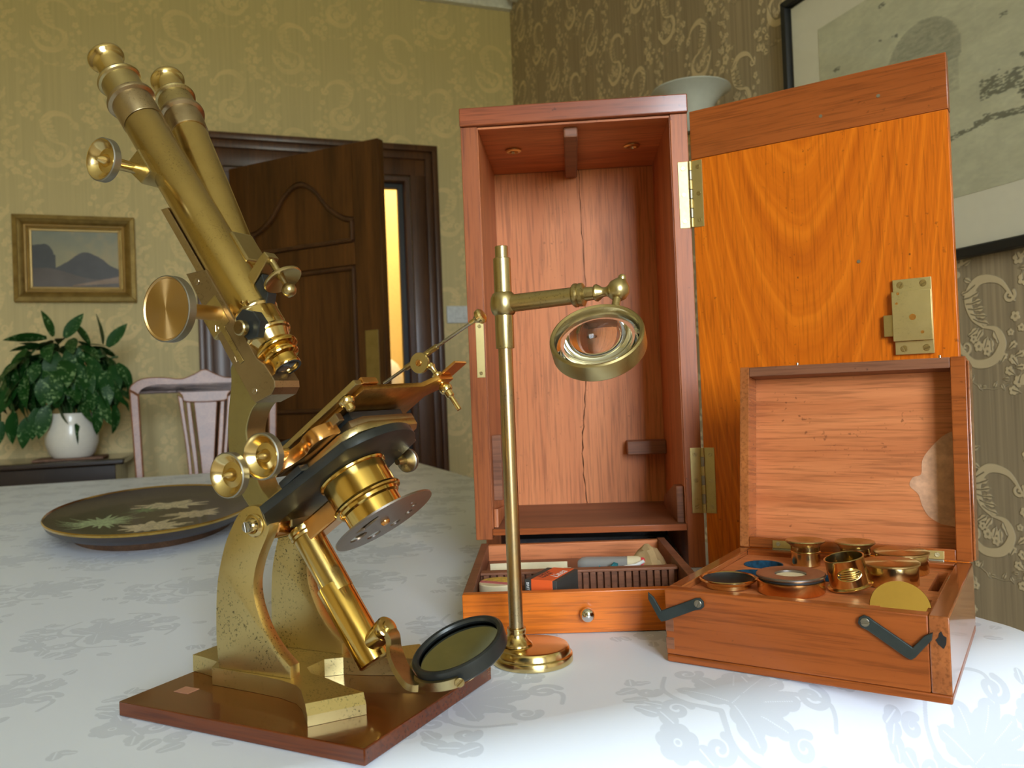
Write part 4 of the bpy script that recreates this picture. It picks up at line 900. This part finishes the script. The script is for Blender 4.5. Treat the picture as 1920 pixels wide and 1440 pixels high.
lr = lathe('lens_ring', [(.0293, .0052), (.0311, .0060), (.0324, .0052), (.0326, .0040), (.0326, -.0070), (.0318, -.0080), (.0293, -.0080), (.0288, -.0060), (.0288, .0035), (.0293, .0052)], M['aged'], bs, LF, 80)
h_, a_ = .0125, .0235; Rr = (a_*a_+h_*h_)/(2*h_)
dome = [(a_*math.sin(R(90*i/16)), -.0035-h_+Rr-math.sqrt(max(0, Rr*Rr-(a_*math.sin(R(90*i/16)))**2))) for i in range(16, 0, -1)]+[(0, -.0035-h_)]
lathe('lens', [(0, .0022), (.0255, .0018), (.0272, .0004), (.0287, -.0012), (.0287, -.0030)]+dome, M['glass'], lr, None, 96, label='clear bulging glass lens')
pv2 = bc + Vector((.0, -.004, -.008)); e1 = LC + LF.to_3x3() @ Vector((0, 0, -.002)) + (pv2-LC-ln*((pv2-LC).dot(ln))).normalized()*.0322
tube('lens_bracket', spline([bc, (bc*1.2+e1*.8)/2, e1], 4), .003, M['aged'], bs, n=12)

# ------------------------------------------------------------ tall mahogany case
CYAW = -.0751
CM = T3(-.0476, .934, TZ) @ RZ(CYAW)
CW, CHt, CD, SP = .256, .508, .218, .0190
case = thing('instrument_case', 'tall open mahogany instrument case with door swung to the right', 'case', CM)
box('top_slab', (-.0006, CW+.0008, -.004, CD+.002, CHt+.0003, CHt+.0212), M['mah_red'], case, None, .0014)
box('side_panel', (0, SP, 0, CD, .0372, CHt), M['mah_redz'], case, None, .0006); box('side_panel', (CW-SP, CW, 0, CD, .0004, CHt), M['mah_redz'], case, None, .0006)
box('side_panel', (0, SP, .10, CD, .0004, .037), M['mah_redz'], case, None, .0006)
# linings give the inside its paler tone
box('lining', (SP, SP+.0008, .002, .197, .0492, CHt-.0004), M['mah_in'], case, None, 0); box('lining', (CW-SP-.0008, CW-SP, .002, .197, .0492, CHt-.0004), M['mah_in'], case, None, 0)
box('ceiling_lining', (SP+.001, CW-SP-.001, .002, .197, CHt-.0028, CHt-.0005), M['mah_inx'], case, None, 0)
# back made of two boards parted by an old crack
crk = [(.1362, .5050), (.1368, .4308), (.1386, .3501), (.1343, .2261), (.1307, .1751), (.1262, .1316), (.1264, .0878), (.1299, .0420)]
cw = [.0005, .0007, .0007, .0009, .0010, .0012, .0010, .0011]
cs2 = spl2(crk, 6); nw = len(cs2)
wd = [np.interp(i/(nw-1)*(len(cw)-1), range(len(cw)), cw)*(.55+.25*math.sin(i*2.1)) for i in range(nw)]
jit = [.0006*math.sin(i*1.7)+.0004*math.sin(i*3.3) for i in range(nw)]
BF = frame((0, .198, 0), (1, 0, 0), (0, 0, 1), (0, -1, 0))
bm = bmesh.new(); bprism(bm, [(SP, .042), (SP, .505)]+[(x-w_+j, z) for (x, z), w_, j in zip(cs2, wd, jit)], -.010, 0, 0); mk('back_board', bm, M['mah_iny'], case, BF)
bm = bmesh.new(); bprism(bm, [(CW-SP, .505), (CW-SP, .042)]+[(x+w_+j, z) for (x, z), w_, j in list(zip(cs2, wd, jit))[::-1]], -.010, 0, 0); mk('back_board', bm, M['mah_iny'], case, BF)
box('back_cover', (SP, CW-SP, .2085, CD, .0004, CHt), M['dark_wood'], case, None, 0)
box('shelf', (SP+.0004, CW-SP-.0004, .0010, .1975, .0420, .0490), M['mah_dim'], case, None, .0006)
box('shelf_edge', (SP+.0004, CW-SP-.0004, -.0006, .0009, .0420, .0489), M['box_wood'], case, None, .0003)
box('stop_block', (.1175, .1335, .012, .192, CHt-.0150, CHt-.0030), M['mah_dim'], case, None, .002)
for (x, y) in ((.0545, .087), (.2010, .097)):
    lathe('brass_ferrule', [(.0045, 0), (.0085, 0), (.0100, -.0008), (.0100, -.0020), (.0085, -.0030), (.0060, -.0030), (.0045, -.0010), (.0045, 0)], M['brass'], case, T3(x, y, CHt-.0030), 28)
box('guide_strip', (SP+.001, SP+.0115, .020, .034, .0790, .1545), M['mah_dim'], case, None, .0006); box('guide_strip', (SP+.001, SP+.0085, .150, .165, .112, .182), M['mah_dim'], case, None, .0006)
box('rest_block', (.1850, CW-SP-.001, .168, .1975, .1150, .1330), M['mah_dim'], case, None, .0012)
bm = bmesh.new(); bprism(bm, [(.010, .0495), (.150, .0495), (.150, .062), (.030, .090), (.010, .090)], 0, .008, .0006, M=frame((CW-SP-.0012, 0, 0), (0, 1, 0), (0, 0, 1), (-1, 0, 0)) @ Matrix.Identity(4)); mk('guide_rail', bm, M['mah_dim'], case)
bm = bmesh.new(); bprism(bm, [(.010, .0495), (.150, .0495), (.150, .056), (.012, .070)], 0, .005, .0006, M=frame((SP+.0062, 0, 0), (0, 1, 0), (0, 0, 1), (-1, 0, 0)) @ Matrix.Identity(4)); mk('guide_rail', bm, M['mah_in'], case)
sk = box('strike_plate', (.0086, .0178, -.0006, .0008, .2215, .2840), M['hinge'], case, None, .0002)
CF0 = frame((0, 0, 0), (1, 0, 0), (0, 0, 1), (0, -1, 0))
for z in (.2265, .2800): screw(sk, CF0 @ T3(.0132, z, .0006), .0020, .8)
# door of the case
DMl = T3(CW+.0022, -.0012, 0) @ RZ(-.5835+.0751)
cd = box('case_door', (.0, CW-.0012, .0, .0165, .0010, .4548), M['panel'], case, DMl, .0008, label='figured orange mahogany door panel')
box('clamp_rail', (.0, CW-.0005, -.0002, .0168, .4550, CHt+.001), M['box_wood'], cd, None, .0010, label='redder cross-grain top rail of the door')
lk = box('door_lock', (.2005, .2345, -.0040, -.0003, .2243, .2975), M['hinge'], cd, None, .0004)
box('lock_case', (.1996, .2342, -.0078, -.0003, .2373, .2855), M['hinge'], cd, None, .0004); box('lock_bolt', (.1912, .1995, -.0055, -.0010, .2425, .2635), M['aged'], cd, None, .0004)
for x, z in ((.2075, .2920), (.2275, .2920), (.2085, .2300), (.2280, .2300)): screw(cd, CF0 @ T3(x, z, .0040), .0032, random.random()*3)
for x, z, r in ((.2175, .2600, .0030), (.2255, .2450, .0015), (.2055, .2835, .0013), (.2040, .2740, .0012)): lathe('rivet', [(0, 0), (r, 0), (r, .0003), (0, .0004)], M['copper'], cd, CF0 @ T3(x, z, .0078), 18)
for x, z in ((.1400, .4730), (.1950, .4810), (.1700, .3200)): lathe('plug', [(0, 0), (.0018, 0), (.0016, .0003), (0, .0003)], M['greyrim'], cd, CF0 @ T3(x, z, .0003), 16)
# hinges: leaf on the stile, leaf on the door, knuckles
for z0_, z1_ in ((.0610, .1335), (.3790, .4532)):
    hg = box('hinge', (CW-.0125, CW-.0012, -.0010, .0006, z0_, z1_), M['hinge'], case, None, .0002)
    box('hinge_leaf', (.0012, .0125, -.0010, .0006, z0_, z1_), M['hinge'], hg, DMl, .0002)
    kn = (z1_-z0_)/7
    for k in range(7): lathe('knuckle', cyl(.0020, z0_+kn*k+.0003, z0_+kn*(k+1)-.0003, .0002), M['hinge'] if k % 2 == 0 else M['greyrim'], hg, T3(CW+.0006, -.0022, 0), 16)
    for k in range(3):
        zz = z0_+(.1+.4*k)*(z1_-z0_); screw(hg, CF0 @ T3(CW-.0072, zz, .0010), .0025, .4+k); screw(hg, DMl @ CF0 @ T3(.0078, zz, .0010), .0025, 1.9+k)
# pulled-out drawer
DW, DD, DH = .2045, .237, .0350
DM = CM.inverted() @ T3(-.0487, .687, TZ) @ RZ(-.03)
dr = box('drawer', (.0, DW, .0, .0095, .0006, DH), M['drawer_front'], case, DM, .0008, label='bright orange mahogany drawer front, drawer pulled out')
box('drawer_side', (.0, .0082, .0097, DD, .0006, DH), M['mah_dim'], dr, None, .0006); box('drawer_side', (DW-.0082, DW, .0097, DD, .0006, DH), M['mah_dim'], dr, None, .0006)
box('drawer_back', (.0083, DW-.0083, DD-.0082, DD, .0006, DH-.0012), M['mah_inx'], dr, None, .0006); box('drawer_bottom', (.0083, DW-.0083, .0097, DD-.0083, .0010, .0050), M['mah_dim'], dr, None, .0)
box('raised_floor', (.0085, DW-.0085, .112, DD-.0085, .0051, .0170), M['mah_dim'], dr, None, .0005)
ry0, ry1, rz = .098, .111, .0315
box('slide_rack', (.0085, DW-.0085, ry0+.004, ry1, .0051, rz), M['mah_dim'], dr, None, .0005)
box('rack_ledge', (.0085, DW-.0085, ry0-.0012, ry0+.0039, rz-.0022, rz+.0004), M['mah_dim'], dr, None, .0005)
for k in range(27):
    x = .0115+.00675*k; box('rack_tooth', (x, x+.0050, ry0-.0008, ry0+.0039, .0051, rz-.0023), M['mah_dim'], dr, None, .0003)
lathe('drawer_knob', [(0, .0120), (.0030, .0116), (.0052, .0098), (.0060, .0072), (.0054, .0046), (.0034, .0030), (.0024, .0024), (.0024, .0), (0, 0)], M['chrome'], dr, CF0 @ T3(.1035, .0172, .0002), 36, label='small polished steel knob')
DRW = T3(-.0487, .687, TZ) @ RZ(-.03)                                       # drawer frame in the world for its contents
# contents of the drawer
tn = thing('round_tin', 'small round tin with yellow and pink lid in the drawer corner', 'tin', DRW @ T3(.0275, .0640, .0052))
lathe('tin_body', [(0, 0), (.0172, 0), (.0176, .0006), (.0176, .0230), (0, .0232)], M['tin'], tn, None, 48)
lathe('tin_lid', [(.0177, .0130), (.0181, .0132), (.0181, .0248), (.0174, .0256), (0, .0256)], M['cream'], tn, None, 48)
def seg_poly(r, y0, y1, n=16):
    a0, a1 = math.asin(max(-1, y0/r)), math.asin(min(1, y1/r)); P = [(r*math.cos(a0+(a1-a0)*i/n), r*math.sin(a0+(a1-a0)*i/n)) for i in range(n+1)]
    return P+[(-x, y) for x, y in P[::-1]]
for nm, y0_, y1_, mt in (('lid_print', -.0015, .0168, 'yellow'), ('lid_band', -.0085, -.0016, 'pink')): prism(nm, seg_poly(.0169, y0_, y1_), .0257, .0260, M[mt], tn, RZ(-.45), 0)
ob_ = thing('carton', 'small orange and black lens carton leaning on the slotted rack', 'carton', DRW @ T3(.0520, .0300, .0052) @ RZ(-.42))
box('carton_body', (.0, .0300, .0, .0500, .0, .0346), M['darkcard'], ob_, None, .0003)
box('orange_wrap', (.0062, .0262, -.0003, .0503, -.0000, .0350), M['orange'], ob_, None, .0002, label='orange printed band')
def text(nm, s, size, Mx, mat, par, shear=0.0, label=None):
    cu = bpy.data.curves.new(nm, 'FONT'); cu.body = s; cu.size = size; cu.shear = shear; cu.align_x = 'LEFT'; cu.extrude = .00005
    t = bpy.data.objects.new(nm, cu); col.objects.link(t); dg = bpy.context.evaluated_depsgraph_get()
    me = bpy.data.meshes.new_from_object(t.evaluated_get(dg)); bpy.data.objects.remove(t); me.materials.clear(); me.materials.append(mat)
    o_ = bpy.data.objects.new(nm, me); col.objects.link(o_); o_.parent = par; o_.matrix_basis = Mx; return o_
TF = frame((0, 0, 0), (0, 1, 0), (-1, 0, 0), (0, 0, 1))
text('script_lettering', 'Linea', .0120, T3(.0248, .014, .03505) @ TF, M['white'], ob_, .35)
text('small_lettering', 'MADE IN', .0052, T3(.0150, .008, .03505) @ TF, M['blackpaint'], ob_); text('small_lettering', 'LONDON', .0052, T3(.0105, .010, .03505) @ TF, M['blackpaint'], ob_)
text('side_lettering', 'BRITISH', .0036, frame((.0018, -.00025, .0325), (0, 0, -1), (1, 0, 0), (0, -1, 0)), M['white'], ob_)
pk = thing('folded_paper', 'long folded cream paper slip lying behind the rack on drawer left', 'paper', DRW @ T3(.0160, .1320, .0172) @ RZ(.01))
bm = bmesh.new(); bsweep(bm, [(.0, 0, 0), (.025, .001, 0), (.05, .0, 0), (.0765, -.001, .0)], [(0, -.0004), (.0165, .0035), (.0168, .0030), (.0005, -.0009)], up=(0, 0, 1)); mk('outer_leaf', bm, M['cream'], pk)
bm = bmesh.new(); bsweep(bm, [(.004, -.004, .0), (.04, -.0045, .0), (.0800, -.006, .0005)], [(0, -.0004), (.0110, .0035), (.0113, .0030), (.0005, -.0009)], up=(0, 0, 1)); mk('inner_leaf', bm, M['cream'], pk)
box('yellow_patch', (.030, .048, -.0048, -.0044, .0005, .0085), M['kraft'], pk, None, 0)
gt = thing('glass_vial', 'corked glass vial with red and cream label lying in the drawer', 'vial', DRW @ T3(.1030, .1500, .0262) @ RZ(-.13))
lathe('vial_glass', [(0, 0), (.004, .0008), (.0072, .005), (.0078, .010), (.0078, .062), (.0070, .062), (.0070, .010), (.004, .003), (0, .002)], M['dim_glass'], gt, along((0, 0, 0), (1, 0, 0)), 32)
lathe('paper_label', cyl(.0081, .0505, .0640, .0002), M['cream'], gt, along((0, 0, 0), (1, 0, 0)), 32); lathe('red_band', cyl(.0083, .0642, .0755, .0002), M['red'], gt, along((0, 0, 0), (1, 0, 0)), 32)
def crumple(name, label, cat, Mx, sx, sy, sz, mat, seed, nlev=10, flat=.35):
    rs = random.Random(seed); bm = bmesh.new(); n = nlev; V = {}
    for i in range(n+1):
        for j in range(n+1):
            u, v = i/n, j/n; x = (u-.5)*sx*(1+.12*math.sin(9*v+seed)); y = (v-.5)*sy*(1+.12*math.cos(8*u+seed))
            z = sz*(.15+.55*abs(math.sin(2.6*u+1.1*v+seed))*abs(math.cos(3.1*v-u+seed*.7))+.3*rs.random()*flat+.15*(1-u)*u*4)
            V[i, j] = bm.verts.new((x, y, z))
    for i in range(n):
        for j in range(n): bm.faces.new((V[i, j], V[i+1, j], V[i+1, j+1], V[i, j+1]))
    zmin = min(v.co.z for v in bm.verts)
    for v in bm.verts: v.co.z += .0008-zmin
    bmesh.ops.solidify(bm, geom=bm.faces[:], thickness=.0005)
    return mk(name, bm, mat, None, Mx, label, cat, ang=25)
crumple('torn_paper', 'crumpled torn manila paper scrap in the right of the drawer', 'paper', DRW @ T3(.1755, .1480, .0170) @ RZ(.35), .036, .040, .036, M['kraft'], 3)
crumple('teal_scrap', 'little teal folded paper scrap beside the glass vial', 'paper', DRW @ T3(.1320, .1260, .0170) @ RZ(.2), .020, .010, .024, M['teal'], 8, 5)
ws = tube('paper_roll', [(0, 0, 0), (.012, -.001, .002), (.020, -.002, .006)], .0017, M['white'], None, DRW @ T3(.1480, .1290, .0262), 10); put(ws, 'tiny white rolled paper against the red label', 'paper')

# ------------------------------------------------------------ accessory box
BY = -.585
BM = T3(.1058, .6049, TZ) @ RZ(BY)
BW, BD, BH, BTh = .1858, .1728, .0540, .0098
bx = thing('accessory_box', 'open mahogany accessory box with brass microscope fittings', 'box', BM)
box('front_board', (.0, BW-.0118, .0, BTh, .0062, BH), M['box_wood'], bx, None, .0009); box('base_board', (.0, BW, .0, BD, .0004, .0060), M['box_wood'], bx, None, .0012)
box('side_board', (.0, BTh, BTh+.0002, BD, .0062, BH), M['box_side'], bx, None, .0009); box('side_board', (BW-.0116, BW, .0, BD, .0062, BH), M['box_side'], bx, None, .0009)
box('back_board', (BTh+.0002, BW-.0118, BD-BTh, BD, .0062, BH), M['box_wood'], bx, None, .0009)
for (z0_, z1_) in ((.0100, .0185), (.0230, .0320)): box('dovetail', (-.0001, .0062, -.0002, .004, z0_, z1_), M['mah_dim'], bx, None, .0002)
bm = bmesh.new(); bprism(bm, [(.0026*math.cos(R(30*i))*(1+.3*math.sin(i*2.3)), .0046*math.sin(R(30*i))*(1+.25*math.cos(i*1.9))) for i in range(12)], 0, .0002); mk('ink_stain', bm, M['blackpaint'], bx, CF0 @ T3(BW-.0046, .0395, .0001), label='black stain at the corner')
# tray with round wells: top sheet with holes and velvet-lined wells
TRZ = .0495
holes = {'w1': (.0350, .1270, .0160), 'w2': (.0370, .0885, .0160), 'w3': (.0925, .0960, .0110)}
def tray():
    bm = bmesh.new(); x0, x1, y0, y1 = BTh+.0004, BW-.0120, BTh+.0004, BD-BTh-.0002
    slot = [(.1420, y0+.004), (x1-.004, y0+.004), (x1-.004, .058), (.1420, .058)]; slot2 = [(.1640, .085), (x1-.003, .085), (x1-.003, .150), (.1640, .150)]
    E = []
    def loop(P):
        v = [bm.verts.new((x, y, 0)) for x, y in P]; E.extend(bm.edges.new((v[i], v[(i+1) % len(v)])) for i in range(len(v)))
    loop([(x0, y0), (x1, y0), (x1, y1), (x0, y1)]); loop(slot); loop(slot2)
    for cx, cy, r in holes.values(): loop([(cx+r*math.cos(2*math.pi*i/28), cy+r*math.sin(2*math.pi*i/28)) for i in range(28)])
    bmesh.ops.triangle_fill(bm, use_beauty=True, use_dissolve=False, edges=E)
    r_ = bmesh.ops.extrude_face_region(bm, geom=bm.faces[:]); bmesh.ops.translate(bm, verts=[g for g in r_['geom'] if isinstance(g, bmesh.types.BMVert)], vec=(0, 0, -.0300)); return bm
mk('fitted_tray', tray(), M['mah_inx'], bx, T3(0, 0, TRZ))
box('tray_floor', (BTh+.0004, BW-.0120, BTh+.0004, BD-BTh-.0002, .0061, .0138), M['mah_dim'], bx, None, 0)
for cx, cy, r in holes.values(): lathe('velvet_well', [(0, .0140), (r-.0008, .0140), (r-.0012, .0150), (r-.0012, TRZ+.0002), (r-.0001, TRZ+.0004), (r-.0001, .0139), (0, .0139)], M['felt'], bx, T3(cx, cy, 0), 32, label='blue velvet lined well')
# swing hooks on the front
def hook(x, z, ang, flip):
    P = [(0, .0042), (-.003, .0032), (-.0044, 0), (-.003, -.0034), (.0, -.0044), (.004, -.0036), (.0300, -.0036), (.0330, -.0030), (.0340, .0), (.0345, .0060), (.0355, .0150), (.0335, .0195), (.0310, .0150), (.0295, .0042), (.0040, .0040)]
    if flip: P = [(-a, b) for a, b in P][::-1]
    h = prism('swing_hook', P, .0, .0022, M['hook'], bx, CF0 @ T3(x, z, .0006) @ RZ(ang), .0005, label='dark steel swing hook')
    screw(h, T3(0, 0, .0022), .0028, .7, M['greyrim'])
hook(.0265, .0460, R(24), True); hook(.1380, .0462, R(-33), False)
# lid, leaning back on its hinges
LM_ = T3(0, BD, BH+.0006) @ Matrix.Rotation(R(-8.0), 4, 'X')
LHh, LT, LD = .1645, .0105, .030
lid = box('lid', (.0, BW, LD-.0075, LD, .0, LHh), M['mah_inx'], bx, LM_, .0008, label='lid panel with paler worn patch')
box('lid_side', (.0, LT-.002, .0, LD-.0077, .0, LHh), M['box_side'], lid, None, .0006); box('lid_side', (BW-LT-.001, BW, .0, LD-.0077, .0, LHh), M['box_wood'], lid, None, .0008)
box('lid_rail', (LT-.0018, BW-LT-.0012, .0, LD-.0077, LHh-.0092, LHh-.0004), M['mah_dim'], lid, None, .0006); box('lid_rail', (LT-.0018, BW-LT-.0012, .0, LD-.0077, .0002, .0090), M['box_wood'], lid, None, .0006)
box('lid_edge', (BW+.0001, BW+.0020, .0050, LD, .001, LHh-.0030), M['box_side'], lid, None, .0008)
wp = spl2([(.162, .028), (.153, .034), (.148, .043), (.1455, .052), (.139, .059), (.1415, .066), (.148, .069), (.149, .080), (.154, .089), (.165, .101), (.1748, .106)], 4)+[(.1748, .026)]
prism('worn_patch', wp, 0, .0003, plain('worn_wood', (.60, .33, .19), .6, var=.22, vs=120), lid, CF0 @ T3(0, 0, -(LD-.0075)), 0, label='paler scuffed patch')
for x in (.0300, .1330):
    hn = box('lid_hinge', (x, x+.0330, -.0010, .0006, .0006, .0072), M['hinge'], lid, None, .0002); box('hinge_knuckle', (x, x+.0330, -.0024, -.0006, -.0022, .0004), M['greyrim'], lid, None, .0006)
    for q_ in (.005, .028): screw(lid, CF0 @ T3(x+q_, .0042, .0010), .0019, q_*90, M['steel'])
for x in (.050, .166): lathe('lock_pin', cyl(.0010, LHh-.0004, LHh+.0032, .0002), M['steel'], lid, T3(x, .010, 0), 12)
# fittings in the box
def item(nm, label, cat, x, y, z=TRZ, Mx=None, group=None): return thing(nm, label, cat, BM @ T3(x, y, z+.0004) @ (Mx or Matrix.Identity(4)), group)
EYE = [(0, 0), (.0112, 0), (.0115, .0004), (.0115, .0150), (.0119, .0155), (.0119, .0165), (.0112, .0172), (.0112, .0205), (.0125, .0220), (.0150, .0240), (.0156, .0250), (.0150, .0258), (.0070, .0248), (.0055, .0232), (.0045, .0232), (0, .0215)]
for lab, x, y in (('spare brass eyepiece standing left of its twin before the lid', .0670, .1380), ('spare brass eyepiece standing right of its twin, nearer the box middle', .1045, .1450)):
    e = item('spare_eyepiece', lab, 'eyepiece', x, y, group='spare eyepieces in the box'); lathe('barrel', EYE[:4]+[(.0115, .0100), (.0119, .0105), (.0119, .0115), (.0112, .0122), (.0112, .0155), (0, .0155)], M['brass'], e, None, 48)
    lathe('eye_cap', [(0, .0156), (.0113, .0156), (.0125, .0170), (.0150, .0190), (.0156, .0200), (.0150, .0208), (.0072, .0202), (.0048, .0186), (0, .0184)], M['aged'], e, None, 48)
def cap_item(lab, x, y, h, r, z=TRZ):
    e = item('objective_can', lab, 'canister', x, y, z, group='brass objective cans in the box'); lathe('cap_wall', [(0, 0), (r-.0008, 0), (r-.0004, .0006), (r-.0004, h-.0012), (0, h-.0012)], M['brass'], e, None, 56); lathe('cap_top', [(0, h-.0011), (r-.0002, h-.0011), (r+.0006, h-.0006), (r+.0006, h+.0004), (r-.0004, h+.0010), (0, h+.0012)], M['spun'], e, None, 56)
cap_item('flat-topped round brass can at the back right by the lid hinge', .1397, .1400, .0155, .0195); cap_item('flat-topped round brass can in the middle, right of the slotted cup', .1385, .0960, .0155, .0195)
dmm = item('drum_holder', 'wide low copper-coloured drum with a holed flat top', 'lens holder', .0795, .0450)
lathe('drum_wall', [(0, 0), (.0232, 0), (.0236, .0006), (.0236, .0085), (.0230, .0090), (0, .0090)], M['copper'], dmm, None, 56); lathe('black_groove', cyl(.0226, .0091, .0109, .0002), M['blackpaint'], dmm, None, 56)
lathe('holed_top', [(.0112, .0110), (.0236, .0110), (.0243, .0117), (.0243, .0126), (.0236, .0132), (.0122, .0132), (.0112, .0126), (.0112, .0110)], M['discgrey'], dmm, None, 56); lathe('inner_lens', [(0, .0110), (.0110, .0110), (.0108, .0112), (0, .0120)], M['cream'], dmm, None, 32)
rg = item('black_lined_cup', 'brass-rimmed cup with black inside at the front left', 'cup', .0345, .0405)
lathe('cup', [(0, .0004), (.0165, .0004), (.0168, .0030), (.0195, .0042), (.0212, .0058), (.0212, .0068), (.0205, .0072), (.0190, .0066), (.0184, .0060)], M['brass'], rg, None, 56); lathe('black_bowl', [(.0186, .0066), (.0180, .0056), (.0140, .0024), (0, .0012), (0, .0008), (.0150, .0016), (.0184, .0050), (.0190, .0062)], M['blackpaint'], rg, None, 48)
cu_ = item('slotted_cup', 'tilted brass cup with an oval louvred window', 'cup', .1165, .0640, TRZ+.0030, Matrix.Rotation(R(-9), 4, 'Y') @ Matrix.Rotation(R(7), 4, 'X') @ Matrix.Diagonal((.93, .93, .76, 1)))
lathe('cup_wall', [(.0, .0010), (.0140, .0010), (.0152, .0), (.0166, .0004), (.0168, .0014), (.0158, .0022), (.0146, .0028), (.0146, .0268), (.0150, .0274), (.0150, .0284), (.0144, .0288), (.0138, .0284), (.0138, .0030), (0, .0030)], M['brass'], cu_, None, 64)
va = R(-90)+.62-.30
def on_wall(a, z, r): return (r*math.cos(va+a), r*math.sin(va+a), z)
bm = bmesh.new(); lp = [on_wall(.62*math.cos(2*math.pi*i/40), .0150+.0052*math.sin(2*math.pi*i/40), .0149) for i in range(41)]; bsweep(bm, lp, circ(.0007, 8), up=(0, 0, 1)); mk('window_rim', bm, M['brass'], cu_)
bm = bmesh.new(); t_ = bmesh.new(); vs = [t_.verts.new(on_wall(.60*math.cos(2*math.pi*i/40), .0150+.0050*math.sin(2*math.pi*i/40), .01475)) for i in range(40)]; t_.faces.new(vs); join(bm, t_); mk('window_recess', bm, M['blackpaint'], cu_)
for k in range(4):
    z = .0118+.0021*k; wd_ = .60*math.sqrt(max(.05, 1-((z-.0150)/.0052)**2))*.92
    bm = bmesh.new(); bsweep(bm, [on_wall(-wd_+2*wd_*i/12, z, .0150) for i in range(13)], circ(.0006, 8), up=(0, 0, 1)); mk('louvre', bm, M['brass'], cu_)
ds = thing('brass_disc', 'polished brass disc standing on edge in the right front slot', 'disc', BM @ T3(.1535, .0330, .0480) @ RZ(.25) @ Matrix.Rotation(R(57), 4, 'X'))
lathe('polished_face', [(0, .0012), (.0186, .0012), (.0190, .0006), (.0190, -.0006), (.0186, -.0012), (0, -.0012)], brass('mirror_brass', (.60, .37, .09), .12, .3), ds, None, 64)
bpy.context.view_layer.update()
